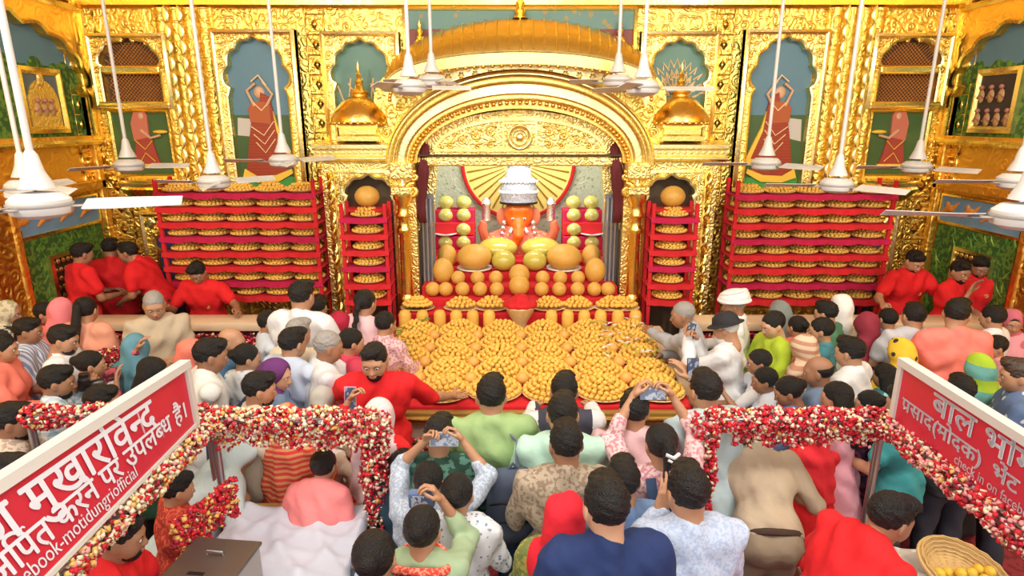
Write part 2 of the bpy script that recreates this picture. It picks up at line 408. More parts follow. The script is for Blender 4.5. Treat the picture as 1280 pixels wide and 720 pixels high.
ARM = {'down': (.25, .06, .80), 'front': (.14, .34, 1.08), 'fold': (.03, .27, 1.12), 'pray': (.02, .25, 1.30), 'phone': (.09, .40, 1.60), 'up': (.16, .30, 1.86),
       'ledge': (.33, .40, 1.03), 'reach': (.14, .58, 1.18), 'chin': (.06, .20, 1.36), 'hip': (.27, .0, .98), 'back': (.05, -.15, .95), 'side': (.42, .2, 1.0), 'low': (.12, .40, .95)}
PEOPLE = {}; HEADY = {}
def person(px, py, label, h=0, sex='m', s=1.0, lean=4, skin=1, hair='short', hc='black', top='tee', tm=None, bottom='trousers', bm_=None,
           L='front', Rr='front', yaw=0, pitch=12, zf=0.0, scarf=None, beard=None, hat=None, hp=('relaxed', 'relaxed'), far=False, group=None, dz=0, Y=None, fit=False, key=None, vx=None, sleeve=None, emblem=False, hem=None, tm2=None):
    if sex == 'f': s *= .94
    s *= 1.0
    Lr = R(lean); cL, sL = math.cos(Lr), math.sin(Lr)
    def T(p):
        x, y, z = p; z -= .93; return Vector((x, y*cL+z*sL, z*cL-y*sL+.93))
    def Ti(P):
        Q = P.copy(); z = P[:, 2]-.93; Q[:, 1] = P[:, 1]*cL-z*sL; Q[:, 2] = z*cL+P[:, 1]*sL+.93; return Q
    C0 = Vector((0, .012, 1.56)); hl = T(C0)
    hw = atZ(px, py, zf+hl.z*s+dz) if Y is None else atY(px, py, Y)
    if fit: s = (hw.z-zf)/hl.z
    elif Y is not None: zf = hw.z - hl.z*s
    rz = -R(h); rot = Matrix.Rotation(rz, 3, 'Z')
    root = hw - rot@(hl*s); root.z = zf
    PEOPLE[key or label] = (root, rot, s); HEADY[key] = hw.y
    o = thing('person', label, 'person', root, rz, group)
    o.scale = (s, s, s)
    fem = sex == 'f'; sw = .165 if fem else .185
    # arms
    prim_arm = []; sleeves = []; hands = []
    def wt(t): return rot.transposed()@(atY(t[0], t[1], t[2] if t[2] > 1 else hw.y+t[2])-root)/s
    def tup(t): return not isinstance(t, str)
    if not isinstance(L, str) and not isinstance(Rr, str) and wt(L).x > wt(Rr).x: L, Rr = Rr, L
    for side, tgt, hpose in ((-1, L, hp[0]), (1, Rr, hp[1])):
        S = T((side*sw, -.01, 1.375))
        if isinstance(tgt, str): a = ARM[tgt]; W = Vector((a[0]*side, a[1], a[2]))
        else: W = wt(tgt)
        a_, b_ = .285, .255
        D = W-S; dist = D.length
        if dist > a_+b_-.01: D = D*((a_+b_-.01)/dist); W = S+D; dist = D.length
        if dist < .1: dist = .1
        dn = D.normalized(); hint = Vector((side*.55, -.35, -1.0)); hint = (hint-dn*hint.dot(dn)).normalized()
        ca = (a_*a_+dist*dist-b_*b_)/(2*a_*dist); ca = max(-1, min(1, ca)); E = S+dn*(a_*ca)+hint*(a_*math.sqrt(1-ca*ca))
        k = .88 if fem else 1.0
        prim_arm += [cap(tuple(S), tuple(E), .052*k, .041*k), cap(tuple(E), tuple(E.lerp(W, .35)), .041*k, .041*k), cap(tuple(E.lerp(W, .35)), tuple(W), .041*k, .027*k)]
        sl = sleeve or {'tee': .62, 'polo': .62, 'shirt': 2, 'half': 1.0, 'kurta': 1.75, 'blouse': .7}.get(top, .6)
        e1 = S.lerp(E, min(sl, 1)); sleeves.append(cap(tuple(S), tuple(e1), .066*k, (.066 if sl < 1 else .056)*k))
        if sl > 1:
            w1 = E.lerp(W, sl-1); sleeves.append(cap(tuple(E), tuple(w1), .056*k, .040*k))
        fd = (W-E).normalized()
        td = Vector((-side*.8, .1, .6)); 
        if hpose == 'grip': td = Vector((-side*.5, -.2, 1))
        td = (td-fd*td.dot(fd)).normalized(); bk = -td.cross(fd) if side == 1 else td.cross(fd)
        X = -td if side == 1 else td
        M3 = Matrix((X, fd, bk)).transposed()
        if side == -1: M3 = Matrix((-td, fd, bk)).transposed()   # mirrored hand
        flip = M3.determinant() < 0
        M = M3.to_4x4(); M.translation = W+fd*.02
        if fem: M = M@Matrix.Scale(.92, 4)
        hands.append(xf(proto('hand_'+hpose), M, flip))
    legs = []
    for sd in (-1, 1):
        legs += [cap((sd*.09, 0, .9), (sd*.1, .02, .5), .085, .058), cap((sd*.1, .02, .5), (sd*.105, -.02, .09), .056, .038), cap((sd*.105, -.04, .05), (sd*.12, .12, .04), .04, .035)]
    torso = [cap((-.075, 0, 1.26), (.075, 0, 1.26), .12 if not fem else .105, None, .8), cap((-.14 if not fem else -.12, -.005, 1.355), (.14 if not fem else .12, -.005, 1.355), .062, None, .9),
             cap((0, 0, 1.25), (0, 0, .95), .125, .13, .8), cap((-.06, 0, .92), (.06, 0, .92), .115, None, .9), cap((0, -.015, 1.38), (0, -.01, 1.5), .056 if not fem else .046, .052 if not fem else .043), cap((-.09, -.01, 1.38), (.09, -.01, 1.38), .05)]
    if fem: torso += [ell((sx*.065, .075, 1.24), (.06, .055, .06)) for sx in (-1, 1)]
    vox = vx or (.024 if far else .02)
    def fb(P): return smin(smin(field(Ti(P), torso, .04), field(P, legs, .02), .03), field(P, prim_arm, .015), .02)
    tw = [tuple(T(q[1])) for q in torso]
    lo, hi = bounds(prim_arm+legs+[ell(p, (.16, .16, .16)) for p in tw], .02)
    v, f = nets(fb, lo, hi, vox)
    HM = Matrix.Translation(hl)@Matrix.Rotation(-R(yaw), 4, 'Z')@Matrix.Rotation(-R(pitch), 4, 'X')
    parts = [(v, f, 0)]
    hv = xf(proto('f' if fem else 'm'), HM); parts.append((*hv, 0))
    for q in hands: parts.append((*q, 0))
    fx = MB()
    seen = True
    for sx in (-1, 1):
        fx.ball((sx*.032, .078, .003), .0125, 8, 6, 1, sz=.72); fx.ball((sx*.032, .0885, .003), .0058, 6, 5, 2, sy=.45)
        fx.tube([(sx*.017, .0925, .0195), (sx*.033, .0905, .024), (sx*.05, .079, .018)], [.0022, .0032, .0018], 5, 2)
    fx.ball((0, .093, -.057), .021, 8, 5, 3, sz=.24, sy=.4); fx.ball((0, .092, -.066), .018, 8, 5, 3, sz=.3, sy=.4)
    if sex == 'f' : fx.ball((0, .0905, .043), .004, 6, 4, 3)
    fv = []
    V, F, Mi = cat_(parts)
    faces = F.tolist(); n0 = len(V); V = np.concatenate([V, xf((np.array(fx.v, np.float32), np.zeros((0, 4), int)), HM)[0]])
    faces += [tuple(i+n0 for i in q) for q in fx.f]; mi = Mi.tolist()+fx.m
    me = newmesh('body', V, faces, mi, [SKIN[skin], EYEW, DARK, LIP]); link('body', me, o)
    # hair, beard, hats
    hm = HAIR[hc]
    if hair and not (scarf and hair == 'short'):
        q = xf(proto(hair), HM); link('hair', newmesh('hair', *q, None, [hm]), o)
    if beard: q = xf(proto('longbeard' if beard == 'white' else 'beard'), HM); link('beard', newmesh('beard', *q, None, [HAIR[beard]]), o)
    if hat:
        kind, m_ = hat; b = MB()
        if kind == 'turban':
            b.lathe([(.0, .145), (.06, .138), (.1, .115), (.118, .085), (.12, .06), (.11, .035), (.09, .03)], 18, (0, -.012, 0), sy=1.15)
            for k in range(5): b.tube([(.116*math.cos(t)*(1-.05*k), -.012+.135*math.sin(t)*(1-.05*k), .045+.018*k+.018*math.sin(t+k)) for t in [2*PI*i/20 for i in range(21)]], .013, 6)
        else:
            b.lathe([(0, .142), (.05, .136), (.085, .105), (.096, .06), (.097, .04)], 18, (0, -.015, 0), sy=1.15)
            b.lathe([(.09, .047), (.128, .036), (.13, .041), (.09, .055)] if kind == 'hat' else [(.09, .047), (.1, .043), (.1, .05), (.09, .055)], 18, (0, -.01, 0), sy=1.15)
            if kind == 'cap': b.ball((0, .12, .045), .075, 10, 6, sz=.12, sy=.9)
        hc_ = b.build('turban' if kind == 'turban' else 'cap', m_, o, True); hc_.matrix_local = HM
    # top
    rnd = random.Random(int(px*7+py)); ph = [rnd.uniform(0, 6) for _ in range(4)]
    def wr(P, a=.0045): return a*(np.sin(P[:, 2]*34+3*np.sin(P[:, 0]*11+ph[0])+ph[1])*np.sin(P[:, 0]*17+ph[2]+P[:, 1]*9)+.6*np.sin(P[:, 0]*41+P[:, 2]*19+ph[3]))
    if top and tm is not None:
        infl = .021
        hem = {'tee': .80, 'polo': .80, 'shirt': .80, 'half': .80, 'kurta': .50, 'blouse': .96}.get(top, .8) if hem is None else hem
        tp = [q if i != 4 else cap((0, -.02, 1.36), (0, -.026, 1.425), .062 if not fem else .052, .047 if not fem else .038) for i, q in enumerate(torso)]
        tp = [cap(q[1], q[2], q[3]+infl, q[4]+infl, q[5]) if q[0] == 'c' else ell(q[1], tuple(r+infl for r in q[2])) for q in tp]
        tp += [cap((-.05, 0, .98), (-.05, 0, .8), .148, .152, .95), cap((.05, 0, .98), (.05, 0, .8), .148, .152, .95)]
        if top == 'kurta': tp += [cap((-.05, 0, .85), (-.06, 0, .45), .17, .225, .95), cap((.05, 0, .85), (.06, 0, .45), .17, .225, .95)]
        def ft(P):
            Q = Ti(P); d = field(Q, tp, .03); d = np.maximum(d, (hem)-Q[:, 2])
            d = np.maximum(d, -pd(Q, ell((0, .035, 1.478), (.052, .062, .045))))
            d = smin(d, field(P, sleeves, .012), .022); return d+wr(P, .0085)-.008+.0022*np.sin(P[:, 0]*75+P[:, 2]*48+5*np.sin(P[:, 1]*20+ph[1]))
        lo, hi = bounds(sleeves+[ell(tuple(T((x, 0, z))), (.19, .19, .1)) for x in (-.04, .04) for z in (hem, 1.0, 1.2, 1.4)], .02)
        vs = vx or (.02 if far else .0165); q = nets(ft, lo, hi, vs)
        nm = {'tee': 't_shirt', 'polo': 'polo_shirt', 'shirt': 'shirt', 'half': 'shirt', 'kurta': 'kurta', 'blouse': 'blouse'}[top]
        mi_ = None if tm2 is None else (np.abs(q[0][q[1]].mean(1)[:, 0]) > .165).astype(int); so = link(nm, newmesh(nm, *q, mi_, [tm] if tm2 is None else [tm, tm2]), o)
        if emblem:
            from mathutils.bvhtree import BVHTree
            bv = BVHTree.FromPolygons([tuple(p) for p in q[0].tolist()], [tuple(t) for t in q[1].tolist()]); p0 = T((-.075, .5, 1.28)); hit = bv.ray_cast(p0, Vector((0, -1, 0)))
            if hit[0] is not None:
                eb = MB()
                for (r_, a0_, a1_) in ((.022, 0, 5.2), (.011, 1, 5.5)): eb.tube([(hit[0].x+r_*math.cos(a_), hit[0].y+.003, hit[0].z+r_*.8*math.sin(a_)) for a_ in [a0_+(a1_-a0_)*i/12 for i in range(13)]], .003, 5)
                eb.build('chest_emblem', mat('emblem_gold', (.80, .45, .12), .5), so, smooth=True)
        if top in ('polo', 'shirt', 'half') and not fem:
            b = MB(); b.tube([(.062*math.cos(t), -.008+.062*math.sin(t), 1.445-.022*math.sin(t)) for t in [PI*.5+.35+i*(2*PI-.7)/14 for i in range(15)]], .013, 6)
            c = b.build('collar', tm, o, True); c.matrix_local = Matrix.Translation((0, 0, .93))@Matrix.Rotation(-Lr, 4, 'X')@Matrix.Translation((0, 0, -.93))
    if bottom:
        bmx = bm_ or mat('trousers_dark', (.03, .035, .05), .8)
        if bottom == 'skirt': bp = [cap((-.04, 0, .95), (-.07, 0, .12), .13, .19, .85), cap((.04, 0, .95), (.07, 0, .12), .13, .19, .85)]; zmin = .06
        elif bottom == 'shorts': bp = [cap((sd*.085, 0, .92), (sd*.1, .02, .5), .11, .085) for sd in (-1, 1)]; zmin = .5
        else: bp = [cap((sd*.08, 0, .9), (sd*.1, .02, .5), .105, .078) for sd in (-1, 1)]+[cap((sd*.1, .02, .5), (sd*.105, -.02, .1), .078, .066) for sd in (-1, 1)]; zmin = .07
        bp += [cap((-.06, 0, .96), (.06, 0, .96), .122, None, .9)]
        if lean > 20: bp += [cap(tuple(T((-.06, -.01, .90))), tuple(T((.06, -.01, .90))), .142), cap(tuple(T((-.05, 0, .97))), tuple(T((.05, 0, .97))), .135)]
        def fq(P): return np.maximum(np.maximum(field(P, bp, .02)+wr(P, .006), zmin-P[:, 2]), P[:, 2]-(.965 if lean < 20 else 1.1))
        lo, hi = bounds(bp, .02); q = nets(fq, lo, hi, .026 if vx is None else .02)
        link(bottom, newmesh(bottom, *q, None, [bmx]), o)
    if scarf is not None:
        yw = Matrix.Rotation(-R(yaw), 3, 'Z'); hC = C0
        def hp_(p): return tuple(hC+yw@Vector(p))
        sp = [ell(hp_((0, -.02, .028)), (.103, .12, .118)), cap(hp_((0, -.055, -.04)), (0, -.05, 1.38), .1, .11), cap((-.13, -.01, 1.365), (.13, -.01, 1.365), .088, None, .95),
              cap((0, -.07, 1.34), (0, -.09, 1.02), .15, .16, .55), cap((-.08, .06, 1.3), (-.06, .13, 1.08), .07, .06, .6), cap((.1, .05, 1.3), (-.04, .12, 1.15), .06, .06, .6)]
        fc = ell(hp_((0, .13, -.012)), (.068, .1, .098)); open_ = ell(hp_((0, .13, -.012)), (.001, .001, .001))
        def fs_(P):
            Q = Ti(P); d = field(Q, sp, .03)+wr(P, .007)+.0075*np.sin(P[:, 0]*46+9*(Q[:, 2]-1.2)*np.sign(P[:, 0])+ph[0])*np.clip((1.56-Q[:, 2])*4, .12, 1); d = -smin(-d, pd(Q, fc), .012); return np.maximum(d, 1.0-Q[:, 2])
        pts = [T(q[1]) for q in sp]+[T((0, -.1, 1.02))]
        lo, hi = bounds([ell(tuple(p), (.17, .17, .17)) for p in pts], .02); q = nets(fs_, lo, hi, vx or (.018 if far else .0155))
        link('headscarf', newmesh('headscarf', *q, None, [scarf]), o)
    return o

QUEUE = []
def P(px, py, label, **k): QUEUE.append((px, py, label, k))
def head_of(px, py, k, s):
    ss = s*(.94 if k.get('sex') == 'f' else 1); l = R(k.get('lean', 4)); hz = (.93+.63*math.cos(l)-.012*math.sin(l))*ss; hy = (.63*math.sin(l)+.012*math.cos(l))*ss
    p = atZ(px, py, k.get('zf', 0)+hz+k.get('dz', 0)); a = R(k.get('h', 0)); return p.x-math.sin(a)*hy, p.y-math.cos(a)*hy
def build_queue():
    n = len(QUEUE); S = []; XY = []; free = []
    for px, py, lb, k in QUEUE:
        s = k.get('s', 1.0); free.append('Y' not in k)
        if 'Y' in k:
            l = R(k.get('lean', 4)); p = atY(px, py, k['Y']); a = R(k.get('h', 0)); hy = .63*math.sin(l); S.append(s); XY.append((p.x-math.sin(a)*hy, p.y-math.cos(a)*hy))
        else: S.append(s); XY.append(head_of(px, py, k, s))
    def cost(i, x, y, s):
        c = 6*(s-QUEUE[i][3].get('s', 1.0))**2
        for j in range(n):
            if j != i:
                dx, dy = x-XY[j][0], y-XY[j][1]; d = math.hypot(dx, dy*1.15)
                if d < .46: c += (.46-d)**2
        if abs(x) < 1.62 and y > 4.2: c += 3*(y-4.2)**2
        if y > 5.62: c += 3*(y-5.62)**2
        return c
    for it in range(14):
        for i in range(n):
            if not free[i]: continue
            px, py, lb, k = QUEUE[i]; s0 = k.get('s', 1.0); best = (cost(i, *XY[i], S[i]), S[i], XY[i])
            for ds in (-.03, -.012, .012, .03):
                s = S[i]+ds
                if abs(s-s0) > .09: continue
                q = head_of(px, py, k, s); cc = cost(i, *q, s)
                if cc < best[0]: best = (cc, s, q)
            _, S[i], XY[i] = best
    for (px, py, lb, k), s in zip(QUEUE, S):
        k = dict(k); k['s'] = s; person(px, py, lb, **k)
# ---------------------------------------------------------------- setting
GOLD = gold('gold_plain', (1.0, .79, .27), .25)
GOLDR = gold('gold_relief', (1.0, .76, .22), .33, 'relief', 11, .5, .02)
GOLDF = gold('gold_fine_relief', (1.0, .81, .34), .34, 'relief', 16, .5, .014)
GOLDO = gold('gold_orange', (.98, .60, .13), .40, 'relief', 8, .35, .02)
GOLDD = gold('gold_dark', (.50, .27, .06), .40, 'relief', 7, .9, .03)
COPPER = gold('gold_copper', (.95, .62, .17), .26)
PALE = gold('gold_pale', (1.0, .87, .46), .26)
MARB = mat('marble_cream', (.74, .58, .40), .3, pattern='soft', c2=(.62, .45, .29), scale=4)
REDC = mat('red_cloth', (.62, .012, .02), .85, bump=.3, bscale=40)
MAG = mat('crimson_cloth', (.50, .005, .06), .85, bump=.3, bscale=40)
YW = 7.5; XW = 5.05; YP = 7.12
def wall_obj(name, mb, m, **k): return mb.build(name, m, None, kind='structure', **k)

fl = MB().box(-XW-.3, XW+.3, -2.5, 9.8, -.06, 0).build('floor', mat('floor_carpet', (.30, .035, .05), .9, pattern='noise', c2=(.20, .02, .03), scale=18), kind='structure')
for sx, nm in ((-1, 'wall_back_left'), (1, 'wall_back_right')):
    x0, x1 = sorted((sx*1.22, sx*(XW+.2)))
    wb = MB().box(x0, x1, YW, YW+.25, 0, 5.6); wall_obj(nm, wb, GOLDR)
wall_obj('wall_back_upper', MB().box(-1.22, 1.22, YW, YW+.25, 2.95, 5.6), GOLDR)
for sx, nm in ((-1, 'wall_left'), (1, 'wall_right')):
    x0, x1 = sorted((sx*XW, sx*(XW+.2))); wall_obj(nm, MB().box(x0, x1, 2.2, YW, 0, 5.6), GOLDO)
wl = bpy.data.objects['wall_back_left']; wr_ = bpy.data.objects['wall_back_right']; wsl = bpy.data.objects['wall_left']; wsr = bpy.data.objects['wall_right']; wu = bpy.data.objects['wall_back_upper']
# alcove behind the arch
SILV = mat('mirror_mosaic', (.62, .68, .55), .3, .35, pattern='floral', c2=(.40, .50, .30), scale=14, bump=.8, bscale=30)
wall_obj('wall_alcove_left', MB().box(-1.4, -1.22, YW, 9.4, 0, 3.2), SILV)
wall_obj('wall_alcove_right', MB().box(1.22, 1.4, YW, 9.4, 0, 3.2), SILV)
wall_obj('wall_alcove_back', MB().box(-1.4, 1.4, 9.35, 9.5, 0, 3.2), SILV)
wall_obj('ceiling_alcove', MB().box(-1.4, 1.4, YW, 9.4, 3.2, 3.3), GOLD)
# raised platform behind the ledges
PLAT = mat('platform_stone', (.45, .33, .22), .6)
for sx in (-1, 1):
    x0, x1 = sorted((sx*1.75, sx*XW)); MB().box(x0, x1, 6.02, YW, 0, .12).build('trim_1' if sx < 0 else 'trim_2', PLAT, kind='structure')
# cornice at the top of the walls
MB().sweep([(-XW, 4.62), (XW, 4.62)], [(0, YW), (0, YW-.1), (.08, YW-.16), (.1, YW-.3), (.2, YW-.34), (.22, YW)]).build('trim_3', GOLD, kind='structure', smooth=True)
MB().sweep([(-XW, 4.40), (XW, 4.40)], [(0, YW), (0, YW-.05), (.03, YW-.08), (.09, YW-.08), (.1, YW-.03), (.1, YW)]).build('trim_4', COPPER, kind='structure', smooth=True)

# --- small pieces shared by the walls
def rosette(r=.07, petals=4, d=.028):
    b = MB(); n = petals*4
    outer = [(r*(.62+.38*abs(math.cos(petals*PI*i/n/1)))*math.cos(2*PI*i/n), r*(.62+.38*abs(math.cos(petals*PI*i/n)))*math.sin(2*PI*i/n)) for i in range(n)]
    vs = [(x, 0, z) for x, z in outer]+[(x*.72, -d, z*.72) for x, z in outer]+[(x*.3, -d*.45, z*.3) for x, z in outer]+[(0, -d*1.1, 0)]
    fs = []
    for i in range(n):
        j = (i+1) % n; fs += [(i, j, n+j, n+i), (n+i, n+j, 2*n+j, 2*n+i), (2*n+i, 2*n+j, 3*n)]
    return b.add(vs, fs)
ros_me = rosette().mesh('rosette', [PALE], True); ros6_me = rosette(.06, 6).mesh('rosette', [GOLD], True)
def leafpiece(h=.2, w_=.1):
    b = MB(); pts = []
    for k in range(9):
        t = k/8; ww = w_*math.sin(PI*min(1, t*1.02))**.7*(1-.25*t); pts.append((ww, t*h))
    vs = []; 
    for (ww, z) in pts: vs += [(-ww/2, 0, z), (-ww/4, -.024, z), (0, -.010, z+.01), (ww/4, -.024, z), (ww/2, 0, z)]
    fs = [(i*5+j, i*5+j+1, (i+1)*5+j+1, (i+1)*5+j) for i in range(8) for j in range(4)]
    return b.add(vs, fs)
leaf_me = leafpiece().mesh('leaf', [PALE], True)
frame_b = MB().sweep([(-.10, -.12), (.10, -.12), (.10, .12), (-.10, .12)], [(0, 0), (0, -.016), (-.012, -.02), (-.02, 0)], closed=True)
frame_b.plate([[(-.04, 0), (0, -.07), (.04, 0), (0, .07)]], -.02, 0)
for a in range(4): frame_b.ball((.06*(1 if a % 2 else -1), -.004, .075*(1 if a > 1 else -1)), .02, 6, 4, sy=.7)
pan_me = frame_b.mesh('embossed_panel', [GOLD], True)
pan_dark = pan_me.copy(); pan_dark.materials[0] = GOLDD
def put(me, nm, par, loc, rz=0, sc=1): 
    o = link(nm, me, par, loc=loc, rz=rz); o.scale = (sc, sc, sc) if isinstance(sc, (int, float)) else sc; return o
# embossed strips up the back walls
for par, sx in ((wl, -1), (wr_, 1)):
    for X in (-2.32, -4.92):
        for k in range(11):
            if X == -2.32 or k > 0: put(pan_me, 'embossed_panel', par, (sx*abs(X), YW, 2.30+.215*k), 0, (.95, 1.2, .84))
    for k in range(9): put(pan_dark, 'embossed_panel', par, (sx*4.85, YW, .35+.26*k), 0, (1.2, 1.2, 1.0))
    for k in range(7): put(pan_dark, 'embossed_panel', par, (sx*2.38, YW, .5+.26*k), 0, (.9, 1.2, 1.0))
    for X in (-3.93, -3.78, -3.63):   # ribs of the broad pilaster
        for k in range(12): put(leaf_me, 'leaf', par, (sx*abs(X), YW-.125, 2.36+.17*k), 0, (.9, 1.0, .95))
for par, sx in ((wsl, -1), (wsr, 1)):
    for yy in (7.33,):
        for k in range(10): put(pan_me, 'embossed_panel', par, (sx*XW, yy, 2.5+.215*k), -sx*PI/2*1, (.9, 1.2, .84))
    for yy in (6.02, 5.78, 5.54, 5.3):
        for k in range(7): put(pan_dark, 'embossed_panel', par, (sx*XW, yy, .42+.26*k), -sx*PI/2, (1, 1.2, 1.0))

def tube_spiral(b, cx, cz, r0, turns, sgn=1, a0=0, w_=.012, y=0, n=18, mi=0):
    if isinstance(b, SB): b.l.append(MB()); b = b.l[-1]
    pts = [(cx+sgn*(r0*(1-.82*t))*math.cos(a0+turns*2*PI*t), y, cz+(r0*(1-.82*t))*math.sin(a0+turns*2*PI*t)) for t in [i/n for i in range(n+1)]]
    b.tube(pts, [w_*(1-.5*i/n) for i in range(n+1)], 5, mi)
    b.ball(pts[-1], w_*1.5, 6, 4, mi)

def arch_outline(hw, z0, zs, za, lobes=5, bulge=.22, ogee=True):
    """scalloped arch outline: from bottom left up over the top to bottom right"""
    base = []
    for i in range(lobes+1):
        t = i/lobes; ang = PI*(1-t)
        base.append((hw*math.cos(ang), zs+(za-zs)*math.sin(ang)**.9 if 0 < t < 1 else zs))
    pts = [(-hw, z0)]
    if ogee: pts.append((-hw, zs-.1*(za-zs)-.05)); pts.append((-hw*.9, zs))
    cx, cz = 0, zs+.1*(za-zs)
    for i in range(lobes):
        (x0, y0), (x1, y1) = base[i], base[i+1]; mx, my = (x0+x1)/2, (y0+y1)/2; L_ = math.hypot(x1-x0, y1-y0)
        nx, ny = mx-cx, my-cz; q = math.hypot(nx, ny); nx /= q; ny /= q
        mid = (i == (lobes-1)/2)
        for k in range(0, 7):
            t = k/7
            if ogee and i == 0 and k == 0: continue
            bl = bulge*L_*math.sin(PI*t)
            if mid: bl = bulge*L_*(math.sin(PI*t)*.8+max(0, 1-abs(t-.5)*4)*.75)
            pts.append((x0+(x1-x0)*t+nx*bl, y0+(y1-y0)*t+ny*bl))
    if ogee: pts.append((hw*.9, zs)); pts.append((hw, zs-.1*(za-zs)-.05))
    pts.append((hw, z0)); return pts
def shift(pts, dx): return [(x+dx, z) for x, z in pts]

SKY = mat('mural_sky', (.10, .22, .30), .5, pattern='zgrad', c2=(.26, .38, .38), scale=-.35)
LAND = mat('mural_green', (.05, .13, .035), .5, pattern='noise', c2=(.09, .19, .04), scale=9)
TREE = mat('mural_foliage', (.03, .10, .02), .6, pattern='noise', c2=(.12, .24, .03), scale=24)
DGREEN = mat('mural_dark_green', (.035, .09, .03), .4, pattern='soft', c2=(.06, .13, .035), scale=3)
TEAL = mat('mural_teal', (.07, .19, .16), .5, pattern='soft', c2=(.16, .30, .24), scale=5)
ORED = mat('mural_red', (.34, .04, .010), .5, pattern='hstripe', c2=(.27, .03, .008), scale=9)
OYEL = mat('mural_yellow', (.85, .55, .06), .5); OCREAM = mat('mural_cream', (.85, .62, .35), .5)
MSKIN = mat('mural_skin', (.62, .38, .22), .5); MGREY = mat('mural_grey', (.55, .52, .48), .5)
BLK = mat('lattice_dark', (.05, .022, .012), .6)

def niche_frame(o, hw, z0, zt, out, fw, material, depth=.10, nm='arch_frame'):
    """rectangular gold frame with a scalloped opening"""
    W_ = hw+fw; b = MB(); b.plate([[(-W_, z0-.06), (W_, z0-.06), (W_, zt+.1), (-W_, zt+.1)], out], -depth, -.002); b.build(nm, material, o)
    m = MB(); m.sweep([(-W_, z0-.06), (W_, z0-.06), (W_, zt+.1), (-W_, zt+.1)], [(0, -.0), (0, -depth-.03), (.03, -depth-.045), (.05, -depth-.03), (.05, 0)], closed=True)
    m.sweep(out, [(0, -depth+.01), (0, -depth-.02), (.018, -depth-.028), (.03, -depth), (.03, -depth+.01)]); m.build('moulding', PALE, o, smooth=True)
    s = SB(); W2 = W_
    for sx in (-1, 1):
        for (dx, dz, r, t) in ((.09, .0, .075, 1.4), (.23, .01, .055, 1.2), (.08, -.16, .055, 1.2), (.07, -.29, .04, 1.1)):
            tube_spiral(s, sx*(W2-dx), zt+dz, r, t, sx*(-1), .5, .012, -depth-.008)
    s.build('scrollwork', GOLD, o, smooth=True)
    for sx in (-1, 1): put(ros6_me, 'rosette', o, (sx*.07, -depth, zt+.035), 0, .6)

def lady_mural(x, sx, z0=2.40):
    """tall arched niche with a woman in a red veil"""
    o = thing('arched_mural', 'tall arched mural of a red veiled woman, %s of the shrine' % ('left' if sx < 0 else 'right'), 'mural', (x, YW, 0), 0, 'tall arched murals of red veiled women')
    out = arch_outline(.34, z0, 3.55, 4.06, 7)
    MB().box(-.36, .36, -.02, 0, z0-.02, 3.25, 0).box(-.36, .36, -.018, 0, 3.25, 4.15, 1).build('painted_back', [DGREEN, SKY], o)
    niche_frame(o, .34, z0, 4.07, out, .13, GOLDF)
    MB().plate([[(-.33, z0), (.33, z0), (.33, z0+.13), (.1, z0+.16), (-.33, z0+.12)]], -.026, -.02).build('painted_grass', mat('mural_grass', (.05, .30, .06), .5), o)
    if sx: MB().plate([[(-.32, 3.02), (-.1, 3.0), (-.08, 3.2), (-.3, 3.22)]] if sx < 0 else [[(.1, 3.0), (.32, 2.95), (.3, 3.2), (.12, 3.22)]], -.024, -.02).build('painted_pavilion', MGREY, o)
    f = -sx  # veil flows to the aisle side
    def P(l): return [[(f*a*1.14-.02*f, z0-.05+c*1.05) for a, c in l]] if f > 0 else [[(f*a*1.14-.02*f, z0-.05+c*1.05) for a, c in reversed(l)]]
    MB().plate(P([(-.24, .16), (-.1, .12), (.12, .13), (.27, .22), (.2, .3), (.12, .55), (.1, .78), (-.1, .8), (-.15, .55), (-.19, .3)]), -.045, -.02).build('painted_skirt', ORED, o)
    MB().plate(P([(-.25, .17), (-.1, .115), (.12, .125), (.28, .22), (.27, .27), (.1, .2), (-.1, .19), (-.22, .27)]), -.052, -.02).build('painted_hem', OYEL, o)
    MB().plate(P([(.02, 1.1), (.1, 1.05), (.17, .7), (.29, .36), (.25, .32), (.16, .36), (.1, .6), (.0, .95)]), -.048, -.02).build('painted_veil', ORED, o)
    MB().plate(P([(.13, .9), (.17, .72), (.31, .36), (.26, .31), (.16, .35), (.17, .38), (.25, .38), (.15, .68)]), -.055, -.02).build('painted_veil_border', OYEL, o)
    MB().plate(P([(-.11, .78), (.1, .76), (.1, .95), (.06, 1.0), (-.07, 1.0), (-.12, .93)]), -.05, -.02).build('painted_bodice', mat('mural_orange', (.40, .09, .02), .5), o)
    b = MB(); b.ball((-.02*f-.0, -.02, z0+1.10), .062, 10, 8, sy=.5, sz=1.15); b.tube([(f*-.08, -.045, z0+.95), (f*-.15, -.045, z0+1.12), (f*-.05, -.045, z0+1.2)], .017, 6); b.tube([(f*.06, -.045, z0+.95), (f*.14, -.045, z0+1.08), (f*.04, -.045, z0+1.22)], .017, 6); b.build('painted_face', MSKIN, o, smooth=True)
    b = MB()
    for q in range(3): b.tube([(f*(-.14+.02*q), -.052, z0+.72-.09*q), (0, -.054, z0+.62-.1*q), (f*.13, -.052, z0+.78-.1*q)], .007, 5)
    b.tube([(f*-.09, -.052, z0+.99), (0, -.054, z0+.9), (f*.1, -.052, z0+1.0)], .008, 5); b.tube([(f*-.09, -.052, z0+1.22), (0, -.054, z0+1.29), (f*.08, -.052, z0+1.18)], .01, 5)
    b.build('painted_jewellery', OCREAM, o, smooth=True, kind='stuff'); return o
lady_mural(-3.00, -1); lady_mural(3.00, 1)

